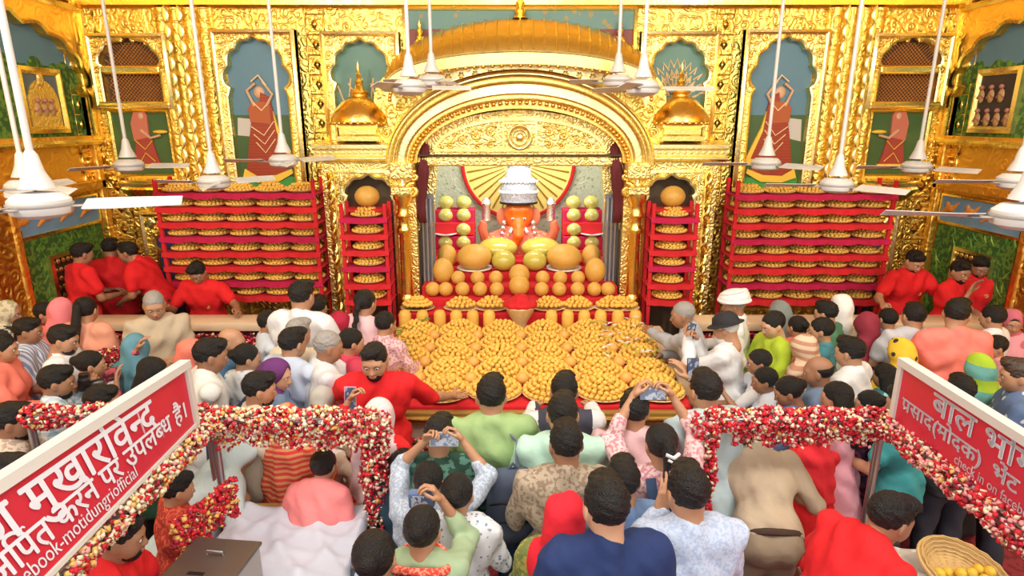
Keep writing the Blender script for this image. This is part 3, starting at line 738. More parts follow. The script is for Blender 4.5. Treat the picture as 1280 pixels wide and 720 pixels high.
def bird_mural(x, sx):
    o = thing('arched_mural', 'arched teal peacock mural behind the golden dome, %s of the arch' % ('left' if sx < 0 else 'right'), 'mural', (x, YW, 0), 0)
    z0 = 2.98; out = arch_outline(.32, z0, 3.6, 4.03, 7)
    MB().box(-.34, .34, -.02, 0, z0-.02, 4.12).build('painted_back', TEAL, o)
    niche_frame(o, .32, z0, 4.05, out, .12, GOLDF)
    b = MB()
    if sx > 0:   # a fanned tail
        for k in range(13):
            a = R(20+k*140/12); c, s_ = math.cos(a), math.sin(a)
            for rr in (.16, .28, .38):
                b.tube([(.0+rr*c*.8-.035*s_, -.026, 3.34+rr*s_*1.15-.0), (rr*c*1.06, -.028, 3.34+(rr+.08)*s_*1.15), (rr*c*.8+.035*s_, -.026, 3.34+rr*s_*1.15)], .0085, 4)
            b.tube([(0, -.024, 3.34), (.3*c, -.024, 3.34+.42*s_)], .007, 4)
        MB().ball((-.08, -.03, 3.38), .055, 8, 6, sy=.3, sz=1.6).ball((-.03, -.03, 3.5), .03, 8, 6, sy=.4).build('painted_bird', mat('mural_blue', (.12, .32, .55), .5), o, smooth=True)
    else:
        for k in range(9):
            x0 = -.26+.065*k; b.tube([(x0, -.026, 3.05), (x0+.02, -.028, 3.4+.05*(k % 3)), (x0+.05*(1 if k % 2 else -1), -.028, 3.6+.06*(k % 2))], .010, 4)
        MB().box(-.33, -.05, -.03, -.02, 3.0, 3.35).build('painted_pavilion', MGREY, o)
    b.build('painted_plumes', OCREAM, o, smooth=True, kind='stuff')
bird_mural(-1.80, -1); bird_mural(1.80, 1)

def jali_niche(x, sx):
    o = thing('balcony_niche', 'dark lattice window over a seated-tray woman mural, far %s' % ('left' if sx < 0 else 'right'), 'niche', (x, YW, 0), 0)
    o['label'] = 'niche with brown lattice window above a painted woman carrying a tray, far %s' % ('left' if sx < 0 else 'right')
    z0 = 2.52; H = .36
    b = MB().box(-H, H, -.02, 0, z0, 3.32); b.build('painted_back', DGREEN, o)
    out = arch_outline(.33, 3.34, 3.78, 4.06, 5, .2)
    MB().box(-.35, .35, -.015, 0, 3.3, 4.12).build('lattice_back', BLK, o)
    niche_frame(o, .33, 3.38, 4.03, out, .12, GOLDF)
    g = MB()
    for k in range(-9, 20):
        for d in (1, -1):
            xa = -.33+k*.042 if d == 1 else .33-k*.042; pts = []
            for t in range(12):
                xx, zz = xa+d*t*.06, 3.38+t*.06
                if -.335 <= xx <= .335 and zz < 4.06: pts.append((xx, -.022, zz))
            if len(pts) > 1: g.tube(pts, .0042, 4)
    g.build('lattice', gold('lattice_gold', (.8, .45, .15), .4), o, kind='stuff')
    MB().bbox(-.34, .34, -.13, -.02, 3.70, 3.79, .02).build('lintel', GOLD, o)
    MB().sweep([(-H-.04, z0), (H+.04, z0), (H+.04, 3.33), (-H-.04, 3.33)], [(0, 0), (0, -.05), (.03, -.06), (.05, -.04), (.05, 0)], closed=True).build('frame', GOLD, o, smooth=True)
    MB().bbox(-H-.05, H+.05, -.14, 0, 3.31, 3.40, .02).build('sill', GOLD, o)
    f = -sx
    q = z0+.14
    def P(l):
        l = [(f*a, q+c) for a, c in l]; return [l if f > 0 else l[::-1]]
    MB().plate(P([(-.15, .0), (.16, .0), (.12, .14), (.08, .36), (-.08, .38), (-.12, .2)]), -.045, -.02).build('painted_skirt', mat('mural_maroon', (.36, .05, .035), .5), o)
    MB().plate(P([(-.17, -.02), (.18, -.02), (.16, .03), (-.15, .03)]), -.05, -.02).build('painted_hem', OYEL, o)
    MB().plate(P([(-.12, .3), (.06, .34), (.07, .58), (.02, .7), (-.05, .7), (-.13, .5)]), -.048, -.02).build('painted_veil', mat('mural_pink', (.55, .16, .10), .5), o)
    b = MB(); b.ball((0, -.03, q+.58), .05, 10, 8, sy=.5, sz=1.1); b.tube([(f*-.02, -.05, q+.42), (f*.08, -.05, q+.33), (f*.2, -.05, q+.36)], .016, 6); b.build('painted_face', MSKIN, o, smooth=True)
    b = MB(); b.ball((f*.2, -.04, q+.4), .09, 10, 6, sz=.25, sy=.3); b.tube([(f*-.1, -.055, q+.3), (0, -.055, q+.2), (f*.1, -.055, q+.3)], .006, 4); b.tube([(f*-.08, -.055, q+.05), (0, -.055, q+.16), (f*.1, -.055, q+.06)], .006, 4); b.build('painted_tray', OYEL, o, smooth=True)
    # lotus bracket below
    c = thing('lotus_bracket', 'fluted golden lotus bracket under the lattice niche, far %s' % ('left' if sx < 0 else 'right'), 'bracket', (x, YW, 0))
    b = MB(); n = 22
    for i in range(n):
        a = PI+PI*(i+.5)/n; cx, cy = math.cos(a), math.sin(a)
        b.tube([(.1*cx, .1*cy*.6, 2.24), (.24*cx, .2*cy, 2.30), (.34*cx, .26*cy, 2.42)], [.012, .024, .032], 6)
    b.build('fluting', GOLD, c, smooth=True, kind='stuff')
    MB().lathe([(0, 2.42), (.33, 2.42), (.385, 2.44), (.40, 2.475), (.36, 2.50), (0, 2.50)], 24, a0=PI, a1=2*PI, sy=.72).build('rim', PALE, c, smooth=True)
    MB().lathe([(0, 2.0), (.05, 2.01), (.07, 2.05), (.045, 2.09), (.08, 2.13), (.05, 2.17), (.09, 2.22), (.14, 2.25), (.3, 2.41), (0, 2.41)], 20, a0=PI, a1=2*PI, sy=.72).build('stem', GOLD, c, smooth=True)
jali_niche(-4.42, -1); jali_niche(4.42, 1)

# broad ribbed pilasters beside the murals
for sx, nm in ((-1, 5), (1, 6)):
    b = MB()
    for k, X in enumerate((-.24, -.075, .075, .24)):
        b.lathe([(.075, 0), (.075, 4.4)], 12, (sx*3.78+X, YW-.02, 0), a0=PI, a1=2*PI, sy=1.1)
    b.box(sx*3.78-.33, sx*3.78+.33, YW-.06, YW, 0, 4.4); b.build('trim_%d' % nm, GOLDR, kind='structure', smooth=True)
    for X in (sx*3.54,):
        nm2 = 'trim_%d' % (7 + (sx > 0)); MB().bbox(X-.035, X+.035, YW-.07, YW, 2.2, 4.4, .015).build(nm2, PALE, kind='structure', smooth=True)
# lower niche doors beside the racks, framed in pale gold
for sx, nm in ((-1, 'door_1'), (1, 'door_2')):
    o = link(nm, None, None, kind='structure', loc=(sx*4.02, YW, 0))
    MB().sweep([(-.62, 0), (-.62, 2.12), (.62, 2.12), (.62, 0)][::-1], [(0, 0), (0, -.04), (.03, -.06), (.06, -.04), (.06, 0)]).build('door_frame', PALE, o, smooth=True)
    out = arch_outline(.44, 0, 1.65, 1.98, 5)
    MB().plate([out], -.012, -.002).build('door_leaf', mat('door_blue', (.05, .075, .22), .6, pattern='soft', c2=(.02, .02, .05), scale=4), o)
    MB().sweep(out, [(0, 0), (0, -.03), (.03, -.035), (.04, 0)]).build('door_arch', GOLD, o, smooth=True)
    for q in (-1, 1): put(ros_me, 'rosette', o, (q*.5, 0, 1.98), 0, 1.2)
    s = SB()
    for q in (-1, 1): tube_spiral(s, q*.45, 1.9, .09, 1.3, -q, 0, .012, -.01)
    s.build('scrollwork', GOLD, o, smooth=True)

# --- side wall murals (built in a wall frame: local x along the wall, front towards -y)
def side(name, label, cat, sx, Yc, z=0):
    o = thing(name, label, cat, (sx*XW, Yc, z), -sx*PI/2*1)
    return o
SD = {-1: 'left', 1: 'right'}
for sx in (-1, 1):
    o = side('side_mural', 'large scalloped garden mural with a framed icon on the %s side wall' % SD[sx], 'mural', sx, 6.40)
    out = arch_outline(.98, 3.02, 3.55, 4.12, 9, .22)
    MB().box(-1.0, 1.0, -.02, 0, 3.0, 3.75, 0).box(-1.0, 1.0, -.018, 0, 3.75, 4.3, 1).build('painted_back', [TREE, SKY], o)
    b = MB()
    for k in range(14):
        b.ball((-.9+.14*k, -.015, 3.66+.06*math.sin(k*2.3)), .12, 8, 6, sy=.15)
    b.build('painted_treetops', TREE, o, smooth=True)
    b = MB(); b.plate([[(-1.12, 2.92), (1.12, 2.92), (1.12, 4.42), (-1.12, 4.42)], out], -.10, -.002); b.build('arch_frame', GOLDO, o)
    MB().sweep(out, [(0, -.09), (0, -.12), (.03, -.13), (.045, -.10), (.045, -.09)]).build('moulding', GOLD, o, smooth=True)
    MB().sweep([(-1.12, 2.92), (1.12, 2.92), (1.12, 4.42), (-1.12, 4.42)], [(0, 0), (0, -.13), (.03, -.15), (.06, -.13), (.06, 0)], closed=True).build('outer_moulding', GOLD, o, smooth=True)
    p = side('icon_picture', 'gold framed %s hung on the %s garden mural' % (('golden arch icon' if sx < 0 else 'dark relief icon of small figures'), SD[sx]), 'picture', sx, 6.74 if sx < 0 else 6.78)
    MB().box(-.29, .29, -.05, -.02, 3.08, 3.70).build('backing', mat('icon_dark', (.05, .035, .03), .6) if sx > 0 else mat('icon_blue', (.12, .16, .18), .6), p)
    MB().sweep([(-.29, 3.08), (.29, 3.08), (.29, 3.70), (-.29, 3.70)], [(-.02, -.02), (-.02, -.07), (.02, -.085), (.05, -.06), (.05, -.02)], closed=True).build('frame', PALE if sx > 0 else GOLD, p, smooth=True)
    b = MB(); rr = random.Random(4+sx)
    if sx < 0:
        arc = [(.22*math.cos(t), 3.36+.24*math.sin(t)) for t in [PI*i/14 for i in range(15)]]; b.plate([[(-.22, 3.12), (.22, 3.12)]+arc], -.06, -.05)
        b.ball((0, -.06, 3.6), .05, 8, 6, sy=.4, sz=1.6)
    b.build('relief_arch', GOLDF, p, smooth=True) if b.v else None
    g = MB()
    for k in range(7 if sx > 0 else 3):
        cx = (-.2+.14*(k % 4), 3.2+.24*(k//4)) if sx > 0 else ((-.1+.1*k), 3.3)
        g.ball((cx[0], -.06, cx[1]), .045, 8, 6, sy=.5, sz=1.6).ball((cx[0], -.07, cx[1]+.09), .026, 8, 6, mi=1).tube([(cx[0]-.05, -.07, cx[1]-.02), (cx[0], -.08, cx[1]+.02), (cx[0]+.05, -.07, cx[1]-.02)], .008, 5, 1)
    g.build('relief_figures', [mat('icon_ochre', (.45, .26, .10), .5), mat('icon_rose', (.40, .16, .12), .5)], p, smooth=True)
    # blue frieze with orange birds, bamboo mural, lattice shutter
    f = side('bird_frieze', 'blue painted frieze with orange birds low on the %s side wall' % SD[sx], 'frieze', sx, 6.68)
    MB().box(-.68, .68, -.02, 0, 2.02, 2.36).build('painted_band', mat('frieze_blue', (.10, .24, .42), .5, pattern='soft', c2=(.22, .34, .46), scale=5), f)
    MB().sweep([(-.68, 2.02), (.68, 2.02), (.68, 2.36), (-.68, 2.36)], [(0, 0), (0, -.03), (.025, -.035), (.03, 0)], closed=True).build('frame', GOLD, f, smooth=True)
    for k in range(4):
        b = MB(); c = -.5+.33*k
        b.ball((c, -.02, 2.2), .07, 8, 6, sy=.3, sz=.6); b.tube([(c+.04, -.025, 2.2), (c+.13, -.025, 2.28)], [.03, .008], 6, flat=.4); b.tube([(c-.04, -.025, 2.2), (c-.16, -.025, 2.12)], [.035, .01], 6, flat=.4); b.ball((c-.06, -.02, 2.24), .035, 6, 5, sy=.4)
        b.build('painted_bird', mat('bird_orange', (.75, .27, .04), .5), f, smooth=True)
    g = side('bamboo_mural', 'green bamboo thicket mural under the blue frieze, %s side wall' % SD[sx], 'mural', sx, 6.68)
    MB().box(-.68, .68, -.018, 0, .75, 2.0).build('painted_back', TREE, g)
    b = MB(); rr = random.Random(9)
    for k in range(90):
        x_, z_ = rr.uniform(-.62, .62), rr.uniform(.85, 1.95); a = rr.uniform(-.9, .9); L_ = rr.uniform(.08, .17)
        b.add([(x_-.012, -.02, z_), (x_+.012, -.02, z_), (x_+L_*math.sin(a)+.0, -.032, z_+L_*math.cos(a)), (x_+L_*math.sin(a)*.5-.012, -.034, z_+L_*math.cos(a)*.5)], [(0, 1, 2, 3)], k % 2)
    b.build('painted_leaves', [mat('leaf_light', (.25, .42, .06), .6), mat('leaf_mid', (.08, .26, .04), .6)], g, fixn=False, kind='stuff')
    s = side('lattice_shutter', 'gold lattice shutter in the bamboo mural, %s side wall' % SD[sx], 'shutter', sx, 6.66)
    MB().box(-.27, .27, -.05, -.02, .9, 1.78).build('backing', BLK, s)
    MB().sweep([(-.27, .9), (.27, .9), (.27, 1.78), (-.27, 1.78)], [(-.02, -.02), (-.02, -.07), (.02, -.08), (.03, -.02)], closed=True).build('frame', PALE, s, smooth=True)
    b = MB()
    for i in range(7):
        for j in range(9): b.ball((-.235+.075*i+.02*(j % 2), -.055, .96+.095*j), .03, 6, 4, sy=.5)
    b.build('lattice', PALE, s, smooth=True, kind='stuff')
    # plain copper-gold band and corner pilaster
    MB().bbox(XW*sx-.07*(sx > 0), XW*sx+.07*(sx < 0), 5.1, 5.98, .2, 2.42, .02).build('trim_%d' % (11+(sx > 0)), GOLDD, kind='structure')
    x0, x1 = sorted((sx*XW, sx*(XW-.09)))
    MB().bbox(x0, x1, 5.05, 7.48, 2.40, 2.52, .02).bbox(x0, x1, 5.96, 6.05, .2, 2.4, .02).bbox(x0, x1, 7.38, 7.48, .2, 4.5, .02).bbox(x0, x1, 5.05, 7.48, 4.45, 4.62, .03).build('trim_%d' % (13+(sx > 0)), GOLDO, kind='structure')

# --- picture panel above the canopy
o = thing('painted_panel', 'wide teal and maroon painted panel above the shrine canopy', 'panel', (0, YW, 0))
MB().box(-1.32, 1.32, -.03, 0, 3.6, 4.42).build('lower_field', mat('panel_maroon', (.22, .05, .035), .5), o)
MB().box(-1.32, 1.32, -.04, -.03, 4.18, 4.42).build('upper_field', mat('panel_teal', (.12, .24, .22), .5, pattern='floral', c2=(.30, .24, .08), scale=9), o)
MB().sweep([(-1.32, 3.6), (1.32, 3.6), (1.32, 4.42), (-1.32, 4.42)], [(0, 0), (0, -.05), (.04, -.07), (.06, 0)], closed=True).build('frame', GOLD, o, smooth=True)

# --- the shrine portal: piers, entablatures, arch, canopy (one built thing)
S_ = thing('shrine_portal', 'golden shrine front with piers, round arch and curved canopy', 'shrine', (0, 0, 0))
def ee(t, n=40, a0=0, a1=PI, z=2.72):
    a, b = 1.18+.30*t, .60+.38*t
    return [(a*math.cos(q), z+b*math.sin(q)) for q in [a0+(a1-a0)*i/n for i in range(n+1)]]
for sx in (-1, 1):
    x0, x1 = sorted((sx*1.20, sx*2.26))
    b = MB(); cx = sx*1.73
    hole = shift(arch_outline(.27, .3, 2.36, 2.55, 5, .2), cx)
    b.plate([[(x0, 0), (x1, 0), (x1, 2.74), (x0, 2.74)], hole], YP, YP+.10); b.build('pier_face', GOLDF, S_)
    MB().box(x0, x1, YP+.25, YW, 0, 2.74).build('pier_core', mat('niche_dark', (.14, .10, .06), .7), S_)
    MB().box(min(sx*2.22, sx*2.26), max(sx*2.22, sx*2.26), YP+.1, YP+.26, 0, 2.74).build('pier_side', GOLDF, S_)
    MB().sweep(hole, [(0, YP), (0, YP-.03), (.025, YP-.035), (.04, YP)]).build('niche_moulding', PALE, S_, smooth=True)
    MB().sweep([(cx-.40, .2), (cx-.40, 2.64), (cx+.40, 2.64), (cx+.40, .2)], [(0, YP), (0, YP-.03), (-.02, YP-.035), (-.03, YP)]).build('panel_moulding', PALE, S_, smooth=True)
    s = SB()
    for q in (-1, 1):
        tube_spiral(s, cx+q*.30, 2.52, .075, 1.4, -q, .3, .012, YP-.008); tube_spiral(s, cx+q*.33, 2.36, .045, 1.1, -q, .3, .01, YP-.008); tube_spiral(s, cx+q*.15, 2.6, .03, 1.1, -q, .3, .008, YP-.008)
    s.build('scrollwork', GOLD, S_, smooth=True)
    # rope edge and leaf column down the outer side
    b = MB()
    for st in range(2):
        b.tube([(sx*2.16+.022*math.cos(i*.62+PI*st), YP-.03+.022*math.sin(i*.62+PI*st), .2+i*.0235) for i in range(104)], .02, 6)
    b.build('rope_moulding', GOLD, S_, smooth=True)
    for k in range(14): put(leaf_me, 'leaf', S_, (sx*2.05, YP, .25+.17*k), 0, (.8, 1, .85))
    # inner engaged column
    prof = [(.0, 0), (.10, 0), (.10, .9), (.11, .95), (.085, 1.0), (.10, 1.06), (.10, 1.16), (.075, 1.2), (.072, 1.22), (.062, 1.92), (.085, 1.95), (.085, 1.99), (.065, 2.02), (.065, 2.10), (.095, 2.14), (.07, 2.18), (.07, 2.27), (.11, 2.33), (.11, 2.40), (.0, 2.40)]
    MB().lathe(prof, 18, (sx*1.33, YP-.09, 0)).build('column', GOLD, S_, smooth=True)
    MB().bbox(sx*1.33-.12, sx*1.33+.12, YP-.2, YP, 2.38, 2.47, .015).bbox(sx*1.33-.13, sx*1.33+.13, YP-.16, YP, 2.55, 2.74, .02).build('capital', GOLDF, S_)
    s = SB(); tube_spiral(s, sx*1.22, 2.42, .09, 1.5, -sx, 1.2, .028, YP-.1); tube_spiral(s, sx*1.19, 2.58, .06, 1.3, -sx, 1.2, .022, YP-.1); s.build('scroll_bracket', GOLD, S_, smooth=True)
    # entablature ledge
    xa, xb = sorted((sx*1.44, sx*2.32))
    MB().sweep([(xa, 2.74), (xb, 2.74)], [(0, YW), (0, YP-.06), (.03, YP-.10), (.05, YP-.10), (.07, YP-.05), (.13, YP-.05), (.15, YP-.12), (.19, YP-.12), (.21, YP-.06), (.23, YW)]).build('entablature', PALE, S_, smooth=True)
    for k in range(12): put(ros6_me, 'rosette', S_, (xa+.05+k*(xb-xa-.1)/11, YP-.05, 2.84), 0, .5)
    put(ros_me, 'rosette', S_, (sx*1.5, YP-.005, 2.6), 0, .9)
# stepped arch bands
P0 = ee(0)
bands = [(0, .10, YP+.06, COPPER, 'arch_band_inner'), (.10, .26, YP+.01, GOLDF, 'arch_band_beaded'), (.26, .42, YP-.01, GOLD, 'arch_band'), (.42, .72, YP-.06, PALE, 'arch_band_broad'), (.72, .88, YP-.10, GOLD, 'arch_band_raised'), (.88, 1.0, YP-.14, PALE, 'arch_band_outer')]
for t0, t1, y, m_, nm in bands:
    a, c = ee(t1), ee(t0); MB().plate([a+c[::-1]], y, YW).build(nm, m_, S_)
for t, y, r in ((.26, YP-.015, .014), (.42, YP-.03, .018), (.72, YP-.09, .02), (.88, YP-.13, .018), (1.0, YP-.13, .022)):
    MB().tube([(x, y, z) for x, z in ee(t)], r, 8).build('roll_moulding', GOLD, S_, smooth=True)
bead_me = MB().ball((0, 0, 0), .026, 8, 6).mesh('bead', [COPPER], True)
for x, z in ee(.16, 52): put(bead_me, 'bead', S_, (x, YP, z))
# spandrel panel between arch and canopy
top_arc = [(1.62*math.cos(q), 3.42+.62*math.sin(q)) for q in [PI*i/30 for i in range(31)]]
MB().plate([[(-1.62, 2.9), (-1.48, 2.75)]+ee(1.0)[::-1][1:-1]+[(1.48, 2.75), (1.62, 2.9), (1.62, 3.42)]+top_arc[1:-1]+[(-1.62, 3.42)]], YP+.02, YW).build('spandrel', GOLDR, S_)
s = SB()
for sx in (-1, 1):
    for (a, z, r) in ((1.42, 3.28, .10), (1.2, 3.48, .08), (1.0, 3.62, .07), (.8, 3.72, .055), (1.5, 3.05, .06), (.6, 3.78, .045)): tube_spiral(s, sx*a, z, r, 1.4, -sx, .4, .014, YP+.01)
s.build('scrollwork', GOLD, S_, smooth=True)
# canopy: bulging roof between a back arc and a front eave
def can(a, z0, h, n=36): return [(a*math.cos(PI-PI*i/n), z0+h*math.sin(PI*i/n)**.85) for i in range(n+1)]
prof = []
K = 10; n = 36; vs = []
for k in range(K+1):
    t = k/K; a = 1.40+.10*math.sin(t*PI/2); Y_ = 6.72+(YW-6.72)*(1-math.cos(t*PI/2))**.8; z0 = 3.50+.05*t; h = .36+.38*math.sin(t*PI/2)
    vs += [(x, Y_, z) for x, z in can(a, z0, h)]
c = MB().add(vs, [(k*(n+1)+i, k*(n+1)+i+1, (k+1)*(n+1)+i+1, (k+1)*(n+1)+i) for k in range(K) for i in range(n)])
c.build('canopy', gold('gold_canopy', (.97, .70, .21), .28), S_, smooth=True)
c = MB()
for i in range(2, n-1, 1):
    pts = [vs[k*(n+1)+i] for k in range(K+1)]; c.tube([(p[0], p[1]-.004, p[2]+.006) for p in pts], .014, 5)
c.build('canopy_ribs', GOLD, S_, smooth=True, kind='stuff')
MB().plate([can(1.42, 3.47, .39)[::-1]+can(1.38, 3.41, .34)], 6.70, 6.78).build('eave', GOLD, S_)
MB().plate([can(1.42, 3.44, .36)[::-1]+can(1.36, 3.32, .32)], YP-.12, YP+.02).build('frieze_band', PALE, S_)
for (x, z) in can(1.37, 3.40, .34, 44): 
    put(bead_me, 'bead', S_, (x, 6.74, z-.0), 0, .9)
for i, (x, z) in enumerate(can(1.37, 3.36, .33, 26)[2:-2]): put(ros6_me, 'rosette', S_, (x, YP-.125, z), 0, .62)
MB().tube([(x, 6.72, z) for x, z in can(1.42, 3.48, .39)], .022, 8).build('eave_roll', PALE, S_, smooth=True)
for X, z, s1 in ((0, 4.28, 1.0), (-1.12, 4.02, .8), (1.12, 4.02, .8)):
    p = [(0, 0), (.09, 0), (.05, .03), (.07, .07), (.03, .11), (.055, .16), (.02, .2), (.03, .24), (.0, .34)]
    MB().lathe([(r*s1, q*s1) for r, q in p], 14, (X, YW-.12, z)).build('finial', GOLD, S_, smooth=True)
# dark underside drape at the spring of the arch
DRP = mat('maroon_drape', (.13, .015, .02), .8)
for sx in (-1, 1):
    d = MB()
    for k in range(3): d.tube([(sx*(1.10-.02*k), YP+.16, 2.95-.02*k), (sx*(1.16-.03*k), YP+.14, 2.6), (sx*(1.19-.02*k), YP+.12, 2.2), (sx*(1.17-.03*k), YP+.12, 2.02)], [.02, .045, .04, .015], 8)
    link('side_drape', d.mesh('side_drape', [DRP], True), None, 'gathered maroon drape tied at the %s spring of the arch' % ('left' if sx < 0 else 'right'), 'curtain')
# tympanum lunette
Ty = thing('tympanum', 'carved golden half-round panel above the sanctum opening', 'panel', (0, 0, 0))
arc = [(1.17*math.cos(q), 2.80+.50*math.sin(q)) for q in [PI*i/30 for i in range(31)]]
MB().plate([arc], YP+.22, YP+.30).build('lunette', GOLDF, Ty)
ri = [(1.0*math.cos(q), 2.84+.38*math.sin(q)) for q in [PI*i/30 for i in range(31)]]
MB().sweep(ri+[], [(0, YP+.22), (0, YP+.19), (.03, YP+.19), (.03, YP+.22)], closed=True).build('moulding', GOLD, Ty, smooth=True)
MB().tube([(.13*math.cos(q), YP+.20, 3.0+.13*math.sin(q)) for q in [2*PI*i/24 for i in range(25)]], .022, 8, caps=False).tube([(.085*math.cos(q), YP+.20, 3.0+.085*math.sin(q)) for q in [2*PI*i/24 for i in range(25)]], .012, 8, caps=False).ball((0, YP+.2, 3.0), .05, 10, 8, sy=.5).build('medallion', PALE, Ty, smooth=True)
MB().sweep([(-.2, 2.84), (.2, 2.84), (.2, 3.17), (-.2, 3.17)], [(0, YP+.22), (0, YP+.195), (.02, YP+.195), (.02, YP+.22)], closed=True).build('medallion_frame', GOLD, Ty, smooth=True)
s = SB()
for sx in (-1, 1):
    for (a, z, r, tt) in ((.33, 3.07, .075, 1.5), (.33, 2.92, .055, 1.3), (.5, 3.03, .075, 1.5), (.48, 2.90, .045, 1.2), (.66, 2.97, .065, 1.4), (.6, 3.11, .035, 1.1), (.8, 2.91, .045, 1.3), (.42, 3.15, .035, 1.1), (.75, 3.03, .03, 1.1), (.9, 2.88, .028, 1.1)):
        tube_spiral(s, sx*a, z, r, tt, -sx, .6, .013, YP+.205)
s.build('scrollwork', GOLD, Ty, smooth=True)
MB().bbox(-1.18, 1.18, YP+.12, YP+.3, 2.68, 2.78, .015).build('lintel', GOLDF, Ty)
MB().tube([(-1.22, YP+.1, 2.80), (1.22, YP+.1, 2.80)], .014, 8).build('curtain_rod', mat('rod_dark', (.05, .03, .02), .4), Ty, smooth=True)
# jambs and folded door leaves
for sx in (-1, 1):
    x0, x1 = sorted((sx*1.0, sx*1.22)); MB().plate([[(sx*1.22, 1.9), (sx*1.03, 2.05), (sx*.97, 2.70), (sx*1.22, 2.70)] if sx < 0 else [(1.22, 1.9), (1.22, 2.7), (.97, 2.7), (1.03, 2.05)]], YP+.24, YP+.32).build('jamb_panel', GOLDF, Ty)
    d = thing('door_panel', 'folded grey metal sanctum door leaf, %s side' % ('left' if sx < 0 else 'right'), 'door', (0, 0, 0))
    x0, x1 = sorted((sx*1.02, sx*1.19))
    MB().bbox(x0, x1, YP+.22, YP+.26, .9, 2.35, .01).build('leaf', mat('door_grey', (.23, .24, .26), .45, .4), d)
    for k in range(3):
        a = x0+.03+k*.05; MB().lathe([(.0, .9), (.022, .9), (.022, 1.2), (.03, 1.22), (.018, 1.26), (.018, 1.95), (.028, 1.98), (.02, 2.05), (.02, 2.3), (0, 2.3)], 10, (a, YP+.2, 0)).build('baluster', mat('steel_grey', (.42, .43, .46), .3, .7), d, smooth=True)

# golden domed kiosks on the ledge in front of the peacock murals
for sx in (-1, 1):
    o = thing('dome_kiosk', 'small golden domed kiosk on the ledge %s of the arch' % ('left' if sx < 0 else 'right'), 'dome', (sx*1.80, YP+.12, 2.97))
    MB().lathe([(0, 0), (.33, 0), (.33, .05), (.29, .07), (.29, .13), (.32, .15), (.32, .19), (.29, .20)], 4, a0=PI/4, a1=2*PI+PI/4).build('base', GOLD, o)
    MB().lathe([(.31, .17), (.335, .20), (.33, .25), (.28, .33), (.2, .42), (.13, .47), (.09, .48), (.09, .50), (.11, .52), (.06, .56), (.04, .60), (0, .61)], 20).build('dome', COPPER, o, smooth=True)
    MB().lathe([(0, .60), (.03, .6), (.05, .64), (.02, .67), (.035, .71), (.012, .74), (.02, .78), (0, .86)], 12).build('finial', GOLD, o, smooth=True)
    for k in range(14):
        a = PI+PI*k/13; put(bead_me, 'bead', o, (.32*math.cos(a), .32*math.sin(a), .19), 0, .9)

# --- marble ledges with rose garland curtains
for sx in (-1, 1):
    x0, x1 = sorted((sx*1.78, sx*4.98))
    o = thing('ledge_counter', 'long cream marble ledge hung with roses, %s of the sweets table' % ('left' if sx < 0 else 'right'), 'counter', ((x0+x1)/2, 6.0, 0)); W_ = (x1-x0)/2
    MB().bbox(-W_, W_, -.14, .16, 1.14, 1.23, .02).build('slab', MARB, o, smooth=True)
    MB().box(-W_, W_, -.06, .1, 0, 1.14).build('counter_wall', mat('maroon_wall', (.13, .02, .03), .9), o)
# ---------------------------------------------------------------- sanctum: sun disc, idol
LAD = mat('laddu', (.84, .50, .09), .55, bump=.5, bscale=120, vary=.22); LADB = mat('laddu_big', (.76, .43, .08), .45, pattern='soft', c2=(.62, .34, .07), scale=14, bump=.4, bscale=70)
LADG = mat('laddu_green', (.62, .52, .07), .2, spec=.8, pattern='soft', c2=(.50, .46, .10), scale=8); LADF = mat('laddu_wrapped', (.62, .58, .16), .12, spec=1.0, pattern='soft', c2=(.50, .48, .14), scale=9)
TRAY = mat('tray_straw', (.70, .50, .24), .5); SILVER = mat('silver', (.80, .80, .84), .25, .9, bump=.8, bscale=60); WHITE = mat('white_ceramic', (.8, .78, .74), .3)
WOOD = mat('wood_gilt', (.42, .24, .06), .4, .3)
o = thing('sun_disc', 'yellow sun disc with thin rays and a red rim behind the idol', 'disc', (0, 9.28, 2.58))
MB().lathe([(0, -.0), (.80, 0), (.80, .04), (0, .05)], 48, M=Matrix.Rotation(PI/2, 4, 'X')).build('disc', mat('disc_yellow', (.92, .78, .24), .4), o)
b = MB()
for k in range(36):
    a = 2*PI*k/36; b.tube([(.22*math.cos(a), -.055, .22*math.sin(a)), (.76*math.cos(a), -.055, .76*math.sin(a))], [.006, .014], 5)
b.build('rays', mat('ray_gold', (.55, .36, .05), .35, .6), o, kind='stuff')
MB().tube([(.82*math.cos(2*PI*k/48), -.03, .82*math.sin(2*PI*k/48)) for k in range(49)], .03, 8, caps=False).build('rim', REDC, o, smooth=True)

